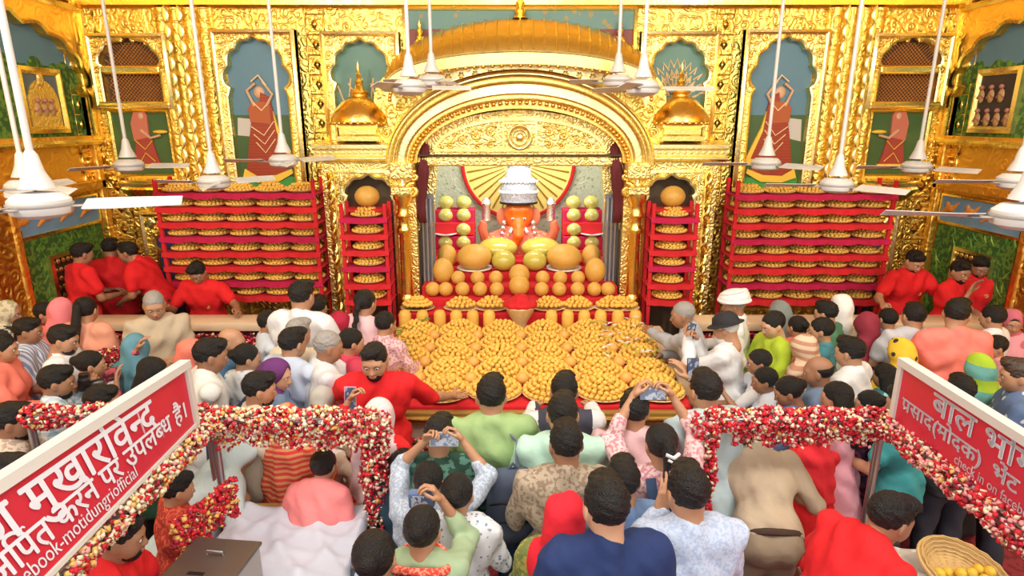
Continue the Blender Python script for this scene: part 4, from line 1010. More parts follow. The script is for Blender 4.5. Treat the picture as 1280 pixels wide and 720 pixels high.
ORA = mat('idol_orange', (.85, .14, .01), .28, spec=.7)
o = thing('idol', 'orange elephant-faced idol with a tall white jewelled crown under the arch', 'idol', (0, 8.48, 1.24))
q = nets(lambda P: field(P, [ell((0, 0, .70), (.205, .17, .215)), ell((0, -.08, .56), (.10, .10, .12)), cap((0, -.14, .56), (.0, -.2, .44), .075, .065), cap((0, -.2, .44), (-.04, -.19, .33), .065, .05), cap((-.04, -.19, .33), (-.1, -.19, .30), .05, .04), ell((.06, -.12, .78), (.07, .06, .06)), ell((-.06, -.12, .78), (.07, .06, .06))], .05), np.array((-.25, -.3, .2)), np.array((.25, .25, .95)), .016)
link('face', newmesh('face', *q, None, [ORA]), o)
for sx in (-1, 1):
    MB().ball((sx*.215, .05, .66), .09, 12, 8, sy=.25, sz=1.4).build('ear', mat('idol_pink', (.72, .20, .10), .5), o, smooth=True)
    MB().ball((sx*.08, -.165, .66), .022, 8, 6, sy=.5, sz=.7, mi=0).ball((sx*.08, -.175, .66), .01, 6, 5, mi=1).build('eye', [EYEW, DARK], o, smooth=True)
    MB().tube([(sx*.09, -.12, .52), (sx*.12, -.2, .47), (sx*.13, -.24, .5)], [.022, .018, .006], 8).build('tusk', WHITE, o, smooth=True)
    MB().tube([(sx*.28, 0, .38), (sx*.46, -.03, .34), (sx*.50, -.12, .52), (sx*.47, -.14, .62)], [.10, .085, .065, .045], 12).build('arm', mat('idol_pink', (.72, .20, .10), .5), o, smooth=True)
    MB().lathe([(.05, 0), (.06, .01), (.055, .2), (.07, .24), (.03, .32), (0, .33)], 12, (sx*.44, -.1, .62)).build('hand_ornament', SILVER, o, smooth=True)
    b = MB()
    for k in range(4): b.ball((sx*(.2+.012*k), -.12, .60-.075*k), .035, 8, 6)
    b.build('ear_pendant', SILVER, o, smooth=True)
q = nets(lambda P: field(P, [ell((0, .05, .25), (.36, .26, .34)), ell((-.3, 0, .3), (.2, .18, .16)), ell((.3, 0, .3), (.2, .18, .16)), ell((0, 0, .0), (.5, .3, .16))], .05), np.array((-.6, -.4, -.2)), np.array((.6, .4, .7)), .03)
link('torso', newmesh('torso', *q, None, [mat('idol_robe', (.70, .13, .09), .6, pattern='floral', c2=(.75, .45, .12), scale=22)]), o)
MB().lathe([(.235, .86), (.25, .87), (.245, .93), (.26, .96), (.25, 1.06), (.235, 1.13), (.26, 1.16), (.21, 1.19), (.18, 1.2), (.17, 1.28), (.15, 1.33), (.17, 1.36), (.10, 1.39), (.09, 1.47), (.05, 1.52), (.06, 1.54), (0, 1.62)], 24, sy=.8).build('crown', mat('crown_silver', (.40, .41, .47), .35, .35, pattern='noise', c2=(.55, .57, .66), scale=40, bump=.8, bscale=50), o, smooth=True)
MB().lathe([(.24, .845), (.262, .85), (.262, .875), (.24, .88)], 24, sy=.8).build('crown_band', DARK, o, smooth=True)
b = MB()
for k in range(16):
    a = PI+PI*k/15; b.ball((.255*math.cos(a), .2*math.sin(a), 1.01), .022, 6, 5); b.ball((.255*math.cos(a), .2*math.sin(a), 1.15), .018, 6, 5)
b.build('crown_jewels', WHITE, o, smooth=True, kind='stuff')
b = MB()
for sx in (-1, 1):
    for k in range(9): b.tube([(sx*.16, -.3, .35), (sx*(.2+.02*k), -.28, .1)], .01, 5)
b.build('garland', SILVER, o, smooth=True)

# stepped stand in front of the idol
steps = thing('stepped_stand', 'stepped display stand under red cloth rising to the idol', 'stand', (0, 0, 0))
ST = [(6.53, 6.86, 1.12, 1.36), (6.86, 7.05, 1.20, 1.18), (7.05, 7.36, 1.29, 1.16), (7.36, 7.74, 1.38, 1.16), (7.74, 8.12, 1.44, 1.16), (8.12, 8.9, 1.30, 1.16)]
for y0, y1, z, hw in ST[:5]: MB().bbox(-hw, hw, y0, y1, 0, z, .012).build('step', REDC, steps)
MB().bbox(-1.16, 1.16, 8.12, 8.95, 0, 1.2, .012).build('seat_platform', MARB, steps)

def ball_at(x, y, Y, rpx, m_, name, label, cat, group=None, sz=1.0, sup=None):
    p = atY(x, y, Y); r = rpx*(p-CAM).dot(Vector((0, CP, -SP)))/FPX
    if sup is not None: p.z = sup + r*sz
    me = MB().ball((0, 0, 0), r, 20, 14, sz=sz).mesh(name, [m_], True)
    return link(name, me, None, label, cat, group, loc=p), r
# giant laddus
side_ = {-1: 'left', 1: 'right'}
for sx in (-1, 1):
    c = 649
    g, r = ball_at(c+sx*56, 321, 7.52, 22, LADB, 'giant_laddu', 'huge orange-brown laddu on the stand, %s of centre' % side_[sx], 'sweet', None, .74, 1.38)
    MB().lathe([(0, 0), (r*.8, 0), (r*1.02, .035), (r*1.0, .045), (0, .012)], 20, (0, 0, -r*.76)).build('plate', WHITE, g, smooth=True)
    ball_at(c+sx*27, 308, 7.92, 25, LADG, 'giant_laddu', 'giant shiny yellow-green laddu at the idol\'s feet, %s one' % side_[sx], 'sweet', None, .52, 1.44)
    ball_at(c+sx*19.5, 327, 7.48, 15, LADG, 'giant_laddu', 'yellow-green laddu between the two brown giants, %s of the pair' % side_[sx], 'sweet', None, .85, 1.38)
    for i, (x, y, Y, rr, sup) in enumerate(((90, 322, 7.62, 12, 1.38), (95, 338, 7.2, 13, 1.29))):
        ball_at(c+sx*x, y, Y, rr, LADB, 'large_laddu', 'tall egg-shaped laddu at the %s edge, %s step' % (side_[sx], ('upper', 'lower')[i]), 'sweet', None, 1.25, sup)
    # wrapped laddus in two columns on a red stand
    st = thing('side_stand', 'red draped stand of wrapped laddus %s of the idol' % side_[sx], 'stand', (0, 0, 0))
    for i, (za, y0) in enumerate(((1.52, 8.14), (1.69, 8.2), (1.87, 8.26), (2.03, 8.32))):
        x0, x1 = sorted((sx*.60, sx*1.12)); MB().bbox(x0, x1, y0-.1, 8.55, 1.22 if i == 0 else za-.17, za, .01).build('tier', MAG if i % 2 else REDC, st)
    for i, (za, y0) in enumerate(((1.52, 8.14), (1.69, 8.2), (1.87, 8.26), (2.03, 8.32))):
        for j, X in enumerate((.74, .98)):
            if i == 1 and j == 1:
                pl = link('white_plate', MB().lathe([(0, 0), (.09, 0), (.16, .03), (.155, .036), (0, .01)], 24).mesh('white_plate', [WHITE], True), None, 'small white plate on the %s stand of wrapped laddus' % side_[sx], 'plate', loc=(sx*X, 8.17, 1.70)); continue
            b = MB().ball((0, 0, 0), .105, 18, 12, sz=.88)
            g = link('wrapped_laddu', b.mesh('wrapped_laddu', [LADF], True), None, 'film-wrapped yellow-green laddu, %s stand, %s row, %s column' % (side_[sx], ('bottom', 'second', 'third', 'top')[i], ('inner', 'outer')[j]), 'sweet', 'film-wrapped laddus beside the idol', loc=(sx*X, y0-.0, za+.09))
for i, (x, y, Y, rr, sup, lab) in enumerate(((649, 352, 6.98, 13, 1.20, 'front lower'), (649, 337, 7.14, 13, 1.29, 'rear upper'))):
    ball_at(x, y, Y, rr, LADB, 'large_laddu', 'large orange laddu in the centre aisle, %s' % lab, 'sweet', None, 1.0, sup)
ml = MB().ball((0, 0, 0), .085, 14, 10, sz=1.0).mesh('medium_laddu', [LADB], True)
for i, x in enumerate((541, 557, 578, 600, 621, 677, 699, 722, 743, 760)):
    p = atY(x, 360, 6.95); link('medium_laddu', ml, None, 'fist-sized laddu, lower row of the stand, %s from the left' % ('first second third fourth fifth sixth seventh eighth ninth tenth'.split()[i]), 'sweet', 'fist-sized laddus on the lower step', loc=(p.x, 6.95, 1.285))
for i, x in enumerate((573, 597, 620, 678, 700, 722)):
    p = atY(x, 346, 7.18); link('medium_laddu', ml, None, 'fist-sized laddu, upper row of the stand, %s from the left' % ('first second third fourth fifth sixth'.split()[i]), 'sweet', 'fist-sized laddus on the upper step', loc=(p.x, 7.14, 1.375))
# upright rolls on the first step
rl = MB().lathe([(0, 0), (.058, .0), (.066, .02), (.066, .16), (.05, .20), (.0, .215)], 14).mesh('roll', [LAD], True)
for i, X in enumerate((-1.26, -1.07, -.88, -.70, -.52, -.34, .34, .52, .70, .88, 1.07, 1.26)):
    link('laddu_stack', rl, None, 'upright roll of pressed laddus on the first step, %s from the left' % ('first second third fourth fifth sixth seventh eighth ninth tenth eleventh twelfth'.split()[i]), 'sweet', 'upright laddu rolls on the first step', loc=(X, 6.42, .985))
k_ = thing('offering_pot', 'white-gold pot under a red cloth at the centre of the display', 'pot', (.0, 6.46, .985))
MB().lathe([(0, 0), (.08, 0), (.07, .03), (.09, .08), (.15, .19), (.17, .24), (.16, .25), (0, .22)], 20).build('bowl', mat('pot_cream', (.72, .55, .28), .4, .3, pattern='floral', c2=(.8, .7, .5), scale=30), k_, smooth=True)
q = nets(lambda P: np.maximum(field(P, [ell((0, 0, .27), (.19, .17, .06)), ell((0, 0, .33), (.09, .09, .05))], .03)+.004*np.sin(P[:, 0]*70), .225-P[:, 2]), np.array((-.22, -.2, .2)), np.array((.22, .2, .42)), .012)
link('cloth', newmesh('cloth', *q, None, [REDC]), k_)

# ---------------------------------------------------------------- sweets table
T_ = thing('display_table', 'long offering table under red cloth with a gilt wooden edge', 'table', (0, 0, 0))
MB().bbox(-1.36, 1.36, 4.52, 6.52, .88, .985, .015).build('red_cloth', REDC, T_)
MB().bbox(-1.42, 1.42, 4.46, 4.52, .84, .955, .015).build('wood_edge', WOOD, T_)
MB().tube([(-1.42, 4.45, .90), (1.42, 4.45, .90)], .014, 8).build('edge_bead', GOLD, T_, smooth=True)
MB().bbox(-1.42, 1.42, 4.50, 6.52, .0, .86, .01).build('front_panel', mat('panel_cream', (.62, .52, .40), .5), T_)
for sx in (-1, 1):
    x0, x1 = sorted((sx*1.37, sx*1.56)); MB().bbox(x0, x1, 4.48, 6.5, .80, .99, .015).build('marble_edge', MARB, T_)
lad_me = MB().ball((0, 0, 0), .0265, 9, 7, sz=.9).mesh('laddu', [LAD], True)
def heap(R0, r, layers, rnd, z0=0.02):
    out = []; 
    for l in range(layers):
        Rl = R0-r*1.55*l; z = z0+r+l*r*1.1
        rr = Rl
        while rr > (Rl-2.6*r if l < layers-1 else -1) and rr >= -.001:
            n = max(1, int(2*PI*rr/(2*r*.93))) if rr > r*.6 else 1; a0 = rnd.uniform(0, 6)
            for k in range(n): out.append((rr*math.cos(a0+2*PI*k/n)+rnd.uniform(-.003, .003), rr*math.sin(a0+2*PI*k/n)+rnd.uniform(-.003, .003), z+rnd.uniform(-.004, .006)+(.25*r if rr < Rl-.5*r else 0)))
            if rr < r*.9: break
            rr -= 2*r*.86
    return out
bmi = bmesh.new(); bmesh.ops.create_icosphere(bmi, subdivisions=1, radius=1); ICO_V = np.array([v.co[:] for v in bmi.verts]); ICO_F = np.array([[v.index for v in f.verts] for f in bmi.faces]); bmi.free()
def blobs(name, pts, r, mats, parent=None, sq=.92, idx=None, rnd=None, **kw):
    n = len(pts); P = np.array(pts); rr = r if np.ndim(r) else np.full(n, r)
    V = (ICO_V[None]*np.array((1, 1, sq))*np.asarray(rr)[:, None, None]+P[:, None, :]).reshape(-1, 3)
    F = (ICO_F[None]+(np.arange(n)*len(ICO_V))[:, None, None]).reshape(-1, 3)
    mi = None if idx is None else np.repeat(idx, len(ICO_F))
    return link(name, newmesh(name, V, F, mi, mats), parent, **kw)
rnd = random.Random(5); rest = []; indiv = 0
plate_me = MB().lathe([(0, 0), (.16, 0), (.225, .022), (.235, .03), (.225, .034), (.14, .012), (0, .010)], 28).mesh('plate', [TRAY], True)
ords = 'first second third fourth fifth sixth seventh eighth'.split()
rown = ['front row', 'second row', 'third row', 'fourth row', 'fifth row']
for j in range(5):
    Yr = 4.75+.365*j
    for i in range(6):
        X = -1.12+.448*i+rnd.uniform(-.012, .012)+.01*j; Yp = Yr+rnd.uniform(-.015, .015)
        ro = rnd.uniform(0, 6)
        link('sweets_plate', plate_me, None, 'round plate heaped with laddus, %s, %s from the left' % (rown[j], ords[i]), 'plate', 'laddu plates on the sweets table', loc=(X, Yp, .985))
        hp_ = heap(.205, .0265, 4, rnd)
        for p in hp_:
            q = (X+p[0], Yp+p[1], .985+p[2])
            if indiv < 300 and j < 2: link('laddu', lad_me, None, 'small golden laddu in the heap on the %s plate, %s from the left' % (rown[j].split()[0]+'-row', ords[i]), 'sweet', 'laddus on the %s plate of the %s' % (ords[i], rown[j]), loc=q); indiv += 1
            else: rest.append(q)
for i, (x, y) in enumerate(((497, 378), (521, 374), (576, 376), (614, 375), (686, 375), (722, 374), (764, 374), (796, 378))):
    p = atY(x, y, 6.66); X = p.x
    st_ = .14; c = link('sweets_plate', plate_me, None, 'raised plate of laddus on the first step, %s from the left' % ords[i], 'plate', 'raised laddu plates on the first step', loc=(max(-1.16, min(1.16, X)) if abs(X) < 1.5 else X, 6.68, 1.12))
    c.scale = (.85, .6, 1); Xc = c.location.x
    for p in heap(.15, .029, 3, rnd): rest.append((Xc+p[0], 6.68+p[1]*.6, 1.12+p[2]+.02))
blobs('laddu_heaps', rest, .0265, [LAD], label='remaining golden laddus heaped on the table plates and first step', cat='sweets', kind='stuff')
bl = MB().ball((0, 0, 0), .056, 14, 10).mesh('single_laddu', [mat('laddu_peach', (.86, .42, .10), .5, bump=.4, bscale=80)], True)
for j in range(4):
    for i in range(5):
        link('single_laddu', bl, None, 'single larger laddu in the gap behind the %s, %s gap from the left' % (rown[j], ords[i]), 'sweet', 'single laddus between the plates', loc=(-.896+.448*i, 4.935+.365*j, 1.041))
# scattered leaves and petals at the rear corners of the table
b = MB(); rr = random.Random(3)
for k in range(90):
    X = rr.uniform(.75, 1.3) if k % 3 else rr.uniform(-1.3, -.95); Y_ = rr.uniform(5.3, 6.3); a = rr.uniform(0, 6); L_ = .05; z = 1.10+rr.uniform(-.02, .06)
    c, s_ = math.cos(a)*L_, math.sin(a)*L_
    b.add([(X-c, Y_-s_, z), (X+s_*.4, Y_-c*.4, z+.008), (X+c, Y_+s_, z+rr.uniform(-.01, .02)), (X-s_*.4, Y_+c*.4, z+.008)], [(0, 1, 2, 3)], k % 3)
b.build('scattered_leaves', [mat('leaf_green', (.18, .28, .05), .6), mat('petal_white', (.75, .72, .66), .6), mat('leaf_yellowgreen', (.40, .42, .08), .6)], None, fixn=False, label='scattered green leaves and white petals over the rear plates', cat='leaves', kind='stuff')

# ---------------------------------------------------------------- shelf racks
def rack(name, label, xa, xb, ys, Yc, n, nm, rw, depth=.36, sag=True):
    o = thing('shelf_rack', label, 'shelf', ((xa+xb)/2, Yc, 0)); W_ = (xb-xa)/2
    zs = [atY(640, y, Yc-depth/2).z for y in ys]
    for sx in (-1, 1):
        for sy in (-1, 1): MB().bbox(sx*W_-.02, sx*W_+.02, sy*(depth/2-.02)-.02, sy*(depth/2-.02)+.02, .12, zs[0]+.16, .006).build('post', REDC, o)
    pts = []; pitch = 2*W_/n
    tm = MB().lathe([(0, 0), (.12, 0), (.168, .022), (.176, .030), (.165, .030), (0, .008)], 24).mesh('tray', [TRAY], True)
    for r_, z in enumerate(zs):
        m_ = REDC if r_ % 3 else MAG
        MB().bbox(-W_-.03, W_+.03, -depth/2, depth/2, z-.02, z, .006).build('shelf_board', m_, o)
        b = MB(); N_ = 24*n//2; v = []; 
        for k in range(N_+1):
            x = -W_-.03+(2*W_+.06)*k/N_; sg = .045+.018*abs(math.sin(PI*k/(N_/n)))
            v += [(x, -depth/2-.008, z+.004), (x, -depth/2-.014-.008*math.sin(k*1.3), z-sg)]
        b.add(v, [(2*k, 2*k+1, 2*k+3, 2*k+2) for k in range(N_)]); b.build('valance', m_, o, smooth=True, fixn=False)
        for k in range(n):
            X = -W_+pitch*(k+.5)+rnd.uniform(-.008, .008)
            t = link('laddu_tray', tm, None, 'tray of laddus on the %s shelf%s, %s' % (('top', 'second', 'third', 'fourth', 'fifth', 'sixth', 'seventh', 'lowest')[r_ if r_ < len(zs)-1 else 7], (', %s from the left' % ords[k]) if n > 1 else '', rw), 'tray', 'laddu trays on the %s' % rw, loc=((xa+xb)/2+X, Yc, z))
            t.scale = (min(1.0, pitch/.335), .95, 1)
            for p in heap(.152, .0215, 3, rnd, .016): pts.append(((xa+xb)/2+X+p[0]*min(1.05, pitch/.34), Yc+p[1], z+p[2]))
    blobs('laddu_heaps', pts, .0215, [LAD], label='small laddus heaped on every tray of the %s' % rw, cat='sweets', kind='stuff')
rack('rack', 'tall wide red shelf rack of laddu trays left of the shrine', -4.05, -2.30, (242, 260, 279, 297, 316, 334, 353, 371), 7.05, 5, '', 'wide left rack')
rack('rack', 'tall wide red shelf rack of laddu trays right of the shrine', 2.42, 4.17, (244, 262, 281, 300, 320, 337, 356, 376), 7.05, 5, '', 'wide right rack')
rack('rack', 'narrow red shelf rack in the pier niche left of the arch', -1.98, -1.50, (273, 294, 314, 334, 356, 376), 6.93, 1, '', 'narrow left rack', .30)
rack('rack', 'narrow red shelf rack in the pier niche right of the arch', 1.48, 1.96, (273, 294, 314, 334, 356, 376), 6.93, 1, '', 'narrow right rack', .30)
for sx in (-1, 1):
    link('niche_laddu', MB().ball((0, 0, 0), .14, 18, 12, sz=.85).mesh('niche_laddu', [LADB], True), None, 'big orange laddu atop the narrow %s rack' % side_[sx], 'sweet', loc=(sx*1.73, 7.0, 2.36))
    b = MB().bbox(sx*1.73-.22, sx*1.73+.22, 6.86, 7.1, 2.2, 2.235, .006); 
    link('rack_top', b.mesh('rack_top', [REDC]), None, 'red board across the top of the narrow %s rack' % side_[sx], 'board')
# ---------------------------------------------------------------- people and what they hold
def cl(name, c, **k):
    k.setdefault('bump', .9); k.setdefault('bscale', 11); return mat('cloth_'+name, c, k.pop('rough', .85), **k)
RED = cl('red', (.68, .008, .012)); WH = cl('white', (.72, .73, .75)); LBL = cl('light_blue', (.48, .60, .74)); NAVY = cl('navy', (.012, .03, .12)); MINT = cl('mint', (.45, .68, .56)); GRN = cl('leaf', (.33, .48, .20))
KHK = cl('khaki', (.50, .40, .28)); CORAL = cl('coral', (.80, .20, .14)); PEACH = cl('peach', (.78, .34, .22)); PINK = cl('pink', (.72, .33, .40)); LPINK = cl('pale_pink', (.76, .50, .52)); TEALC = cl('teal', (.05, .22, .27)); DGRN = cl('dark_green', (.02, .07, .05), pattern='noise', c2=(.10, .26, .20), scale=16)
BLUE = cl('blue', (.07, .22, .50)); SLATE = cl('slate', (.16, .24, .38)); GREY = cl('grey', (.34, .34, .35)); BLACK = cl('black', (.02, .02, .024)); MAR = cl('maroon', (.22, .015, .03)); PURP = cl('purple', (.14, .03, .16)); LIME = cl('lime', (.42, .55, .03)); CREAM = cl('cream', (.66, .57, .44))
STR = cl('blue_stripe', (.68, .72, .80), pattern='vstripe', c2=(.22, .30, .50), scale=9); PLD = cl('plaid', (.70, .74, .78), pattern='check', c2=(.22, .36, .46), scale=6)
FLB = cl('blue_floral', (.70, .74, .78), pattern='floral', c2=(.25, .42, .58), scale=22); FLN = cl('navy_floral', (.10, .16, .30), pattern='floral', c2=(.60, .64, .68), scale=16); BEIP = cl('beige_print', (.42, .34, .25), pattern='noise', c2=(.26, .19, .13), scale=45)
CRP = cl('cream_print', (.62, .52, .42), pattern='noise', c2=(.42, .30, .24), scale=40); REDS = cl('red_stripe', (.66, .05, .04), pattern='hstripe', c2=(.70, .30, .12), scale=8); LBP = cl('blue_check', (.52, .60, .76), pattern='noise', c2=(.40, .49, .68), scale=70)
CRS = cl('cream_stripe', (.70, .52, .38), pattern='hstripe', c2=(.48, .24, .14), scale=4.5); YBK = cl('yellow_black', (.75, .48, .03), pattern='floral', c2=(.03, .03, .03), scale=12); CRS2 = cl('cream_scarf', (.66, .58, .40), pattern='noise', c2=(.38, .38, .22), scale=20)
PKP = cl('pink_print', (.72, .52, .52), pattern='noise', c2=(.55, .22, .26), scale=50); TLP = cl('teal_print', (.03, .16, .18), pattern='floral', c2=(.25, .60, .60), scale=10); GRNS = cl('green_scarf', (.08, .22, .12)); LTEAL = cl('light_teal', (.16, .42, .42)); DEN = cl('denim', (.05, .09, .18)); JEAN = cl('jeans', (.10, .20, .34)); BKC = cl('backpack', (.07, .09, .14), bump=.4)
GMX = cl('green_red', (.18, .22, .06), pattern='noise', c2=(.40, .35, .08), scale=30); WSC = cl('white_scarf', (.80, .78, .76)); BLG = cl('bluegrey_print', (.35, .42, .54), pattern='noise', c2=(.52, .58, .66), scale=60)
F3 = .13
# men in red behind the ledges (standing on the platform)
P(103, 318, 'man in red T-shirt, leftmost of the three at the left wall, back turned', h=35, Y=6.45, hair='short', L='front', Rr='front', lean=8, skin=2, top='tee', tm=RED, far=True, bm_=MAR)
P(138, 311, 'man in red T-shirt and maroon trousers, middle of the three at the left wall', h=-20, Y=6.9, hair='short', L='front', Rr='front', lean=2, skin=2, top='tee', tm=RED, far=True, bm_=cl('rose_trousers', (.40, .06, .10)))
P(160, 316, 'man in red T-shirt bending beside the left rack', h=-95, Y=6.7, hair='short', L='low', Rr='low', lean=28, skin=2, top='tee', tm=RED, far=True)
P(247, 341, 'man in red T-shirt looking down, both hands on the left ledge', h=180, Y=6.42, hair='short', L=(207, 384, 6.15), Rr=(297, 387, 6.15), lean=12, pitch=38, skin=2, top='tee', tm=RED, far=True, emblem=True)
P(1143, 327, 'man in red T-shirt behind the right ledge, beside the rack', h=172, Y=6.45, hair='short', beard='black', L=(1200, 378, 6.15), Rr=(1103, 380, 6.15), lean=8, pitch=30, skin=1, top='tee', tm=RED, far=True, emblem=True)
P(1200, 340, 'bearded man in red T-shirt, middle of the three behind the right ledge', h=150, Y=6.22, s=.97, hair='short', beard='black', L='front', Rr='chin', lean=4, pitch=16, yaw=20, skin=2, top='tee', tm=RED, far=True, emblem=True)
P(1225, 334, 'man in red T-shirt with dark beard, rightmost behind the right ledge', h=195, Y=6.42, s=.95, hair='short', beard='black', L='front', Rr='front', lean=3, pitch=26, skin=2, top='tee', tm=RED, far=True, emblem=True)
# left crowd
f_ = dict(far=True)
P(12, 392, 'woman in cream patterned headscarf at the far left edge', h=75, sex='f', scarf=CRS2, top='kurta', tm=BLACK, bottom='skirt', skin=1, **f_)
P(58, 392, 'dark-haired woman in maroon behind the striped-shirt man', h=80, sex='f', hair='tied', top='kurta', tm=MAR, bottom='skirt', L='chin', Rr='chin', skin=1, **f_)
P(78, 385, 'woman covered by a plain pink headscarf, far left', h=0, sex='f', scarf=cl('rose_pink', (.80, .22, .25)), top='kurta', tm=CORAL, bottom='skirt', dz=.04, **f_)
P(108, 388, 'woman with black ponytail and peach shawl seen from behind', h=5, sex='f', hair='pony', top='kurta', tm=PEACH, bottom='skirt', yaw=-8, s=1.08, sleeve=1.7, L='fold', Rr='fold')
P(193, 382, 'grey-haired officer in khaki shirt, arms crossed by the left ledge', h=150, hair='thin', hc='grey', top='half', tm=KHK, bm_=KHK, L='fold', Rr='fold', skin=1, s=1.04, pitch=22)
P(36, 414, 'man in blue and white striped shirt, left', h=70, hair='short', top='polo', tm=STR, skin=2, s=1.0, L='front', Rr='front')
P(80, 425, 'man in plain white shirt beside the striped-shirt man', h=75, hair='short', beard='black', top='shirt', tm=WH, skin=1, L='front', Rr='front', pitch=18)
P(172, 436, 'person wrapped in a slate-teal headscarf, left', h=10, sex='f', scarf=cl('slate_teal', (.10, .25, .32)), top='kurta', tm=TEALC, bottom='skirt', s=1.0)
P(192, 466, 'woman with loose green headscarf and black hair, above the left banner', h=75, sex='f', hair='long', top='kurta', tm=GRNS, bottom='skirt', skin=1, pitch=20)
P(72, 478, 'man in dark cap of hair and plaid shirt raising a camera, left', h=62, hair='short', top='shirt', tm=PLD, skin=2, beard='black', L=(98, 490, .2), Rr=(112, 490, .2), hp=('grip', 'grip'), key='cam_man')
P(18, 527, 'bearded man in cream printed shirt at the left edge', h=65, hair='short', beard='black', top='shirt', tm=CRP, skin=2, s=.97)
P(114, 456, 'woman with white hairband and dark red print dress, left', h=55, sex='f', hair='bun', top='kurta', tm=cl('red_print', (.12, .03, .05), pattern='noise', c2=(.55, .10, .12), scale=25), bottom='skirt', L='phone', Rr='chin', s=.96, skin=1)
P(128, 503, 'dark-haired person just behind the left banner', h=60, hair='short', top='shirt', tm=BLACK, s=.93)
P(4, 436, 'person in orange at the left frame edge', h=70, sex='f', hair='tied', top='kurta', tm=CORAL, bottom='skirt', far=True)
P(6, 598, 'dark-haired head at the lower left edge above the banner', h=60, hair='short', top='tee', tm=BLACK, s=1.0)
P(242, 443, 'woman in coral headscarf behind the white polo man', h=80, sex='f', scarf=CORAL, top='kurta', tm=PINK, bottom='skirt', **f_)
P(290, 428, 'balding man in blue shirt looking right', h=85, hair='bald', hc='black', top='half', tm=cl('mid_blue', (.06, .17, .32)), skin=1, **f_)
P(264, 445, 'man in white polo shirt leaning on the left garland rail', h=60, hair='short', top='polo', tm=cl('offwhite', (.70, .70, .66)), skin=2, lean=8, L=(300, 527, 4.15), Rr=(292, 522, 4.3), s=1.03, bm_=CREAM)
P(309, 448, 'woman with hair bun and pale blue floral dress', h=20, sex='f', hair='bun', top='kurta', tm=FLB, bottom='skirt', yaw=35)
P(338, 405, 'man in pale blue shirt with side-parted hair, looking right', h=60, hair='short', top='shirt', tm=cl('ice_blue', (.60, .67, .76)), skin=1, yaw=20, **f_)
P(377, 371, 'broad man in white T-shirt seen from behind at the left ledge', h=10, hair='short', top='tee', tm=WH, skin=1, s=1.12, **f_)
P(398, 384, 'dark-haired head right of the broad white T-shirt man', h=0, hair='short', top='tee', tm=GREY, **f_)
P(373, 417, 'grey-haired elderly man behind the light blue shirt', h=20, hair='short', hc='grey', top='shirt', tm=CREAM, **f_)
P(366, 430, 'man in light blue shirt, glossy dark hair, seen from behind', h=30, hair='short', top='polo', tm=cl('powder_blue', (.52, .60, .74)), skin=1, s=1.06, lean=8, L='reach', Rr='reach')
P(411, 434, 'shaven-headed man in white T-shirt stretching an arm right', h=65, hair='crop', hc='grey', top='half', tm=WH, skin=2, s=1.02, lean=10, L='reach', Rr='reach')
P(405, 408, 'dark-haired woman in maroon at the left of the table', h=45, sex='f', hair='tied', top='kurta', tm=MAR, bottom='skirt', L='pray', Rr='pray', **f_)
P(427, 407, 'woman in crimson headscarf near the left ledge end', h=40, sex='f', scarf=cl('crimson', (.42, .01, .04)), top='kurta', tm=MAR, bottom='skirt', **f_)
P(457, 379, 'woman with long dark braid and pale pink top by the left rack', h=20, sex='f', hair='braid', top='kurta', tm=LPINK, bottom='skirt', sleeve=1.8, s=1.03, **f_)
P(440, 428, 'woman in red and pink pressing palms together left of the table', h=60, sex='f', hair='tied', top='kurta', tm=cl('red_pink', (.62, .05, .10)), bottom='skirt', L='pray', Rr='pray', s=.93, **f_)
P(482, 405, 'child in pink beside the table, left', h=30, sex='f', hair='tied', top='kurta', tm=PKP, bottom='skirt', s=.92, **f_)
P(346, 470, 'woman in purple headscarf with face turned right', h=70, sex='f', scarf=PURP, top='kurta', tm=SLATE, bottom='skirt', skin=0, yaw=20)
P(325, 487, 'bearded man in cream vest with dark rucksack straps', h=65, hair='short', beard='black', top='tee', tm=CREAM, skin=1, key='strap_man', Y=3.65, fit=True)
P(361, 528, 'woman under a red and orange striped headscarf', h=20, sex='f', scarf=REDS, top='kurta', tm=REDS, bottom='skirt', Y=3.5, fit=True)
P(410, 545, 'person in white headcloth behind the left garland corner', h=30, sex='f', scarf=WSC, top='kurta', tm=CREAM, bottom='skirt', Y=3.8, fit=True)
P(406, 500, 'person in grey-cream shawl left of the red-shirt man', h=30, sex='f', scarf=cl('greige', (.48, .46, .40)), top='kurta', tm=CREAM, bottom='skirt', s=.9)
# table attendant in red, facing the camera
P(468, 452, 'bearded young man in red T-shirt spreading his arms at the table corner', h=172, hair='short', beard='black', top='half', tm=RED, skin=1, lean=10, yaw=8, pitch=14, L=(572, 497, 4.42), Rr=(398, 480, 4.5), hp=('flat', 'relaxed'), s=1.04, vx=.015, emblem=True)
P(476, 523, 'woman in white-pink headscarf and red top filming, arm raised', h=20, sex='f', scarf=cl('pinkwhite', (.76, .58, .60)), top='kurta', tm=RED, bottom='skirt', L=(436, 502, .2), Rr='front', hp=('grip', 'relaxed'), bm_=RED, vx=.015, key='pink_woman', Y=3.42, fit=True)
P(614, 496, 'man in leaf-green T-shirt wearing a dark backpack', h=-4, hair='short', top='tee', tm=GRN, skin=1, s=1.08, bm_=JEAN, L='front', Rr='front', key='green_man', vx=.015)
P(705, 490, 'man in dark vest and white sleeves pressing against the table', h=0, hair='short', top='shirt', tm=cl('vest', (.05, .05, .075)), skin=1, s=1.03, L=(668, 497, 4.5), Rr=(736, 497, 4.5), key='vest_man', tm2=WH)
P(703, 519, 'man in mint-green shirt between the vest man and the printed shirt', h=0, hair='short', top='polo', tm=MINT, skin=1, s=1.06, L='front', Rr='front')
P(707, 556, 'man in beige and brown printed shirt, centre', h=-3, hair='short', top='half', tm=BEIP, skin=2, s=1.0, L='front', Rr='front', yaw=-8, vx=.015)
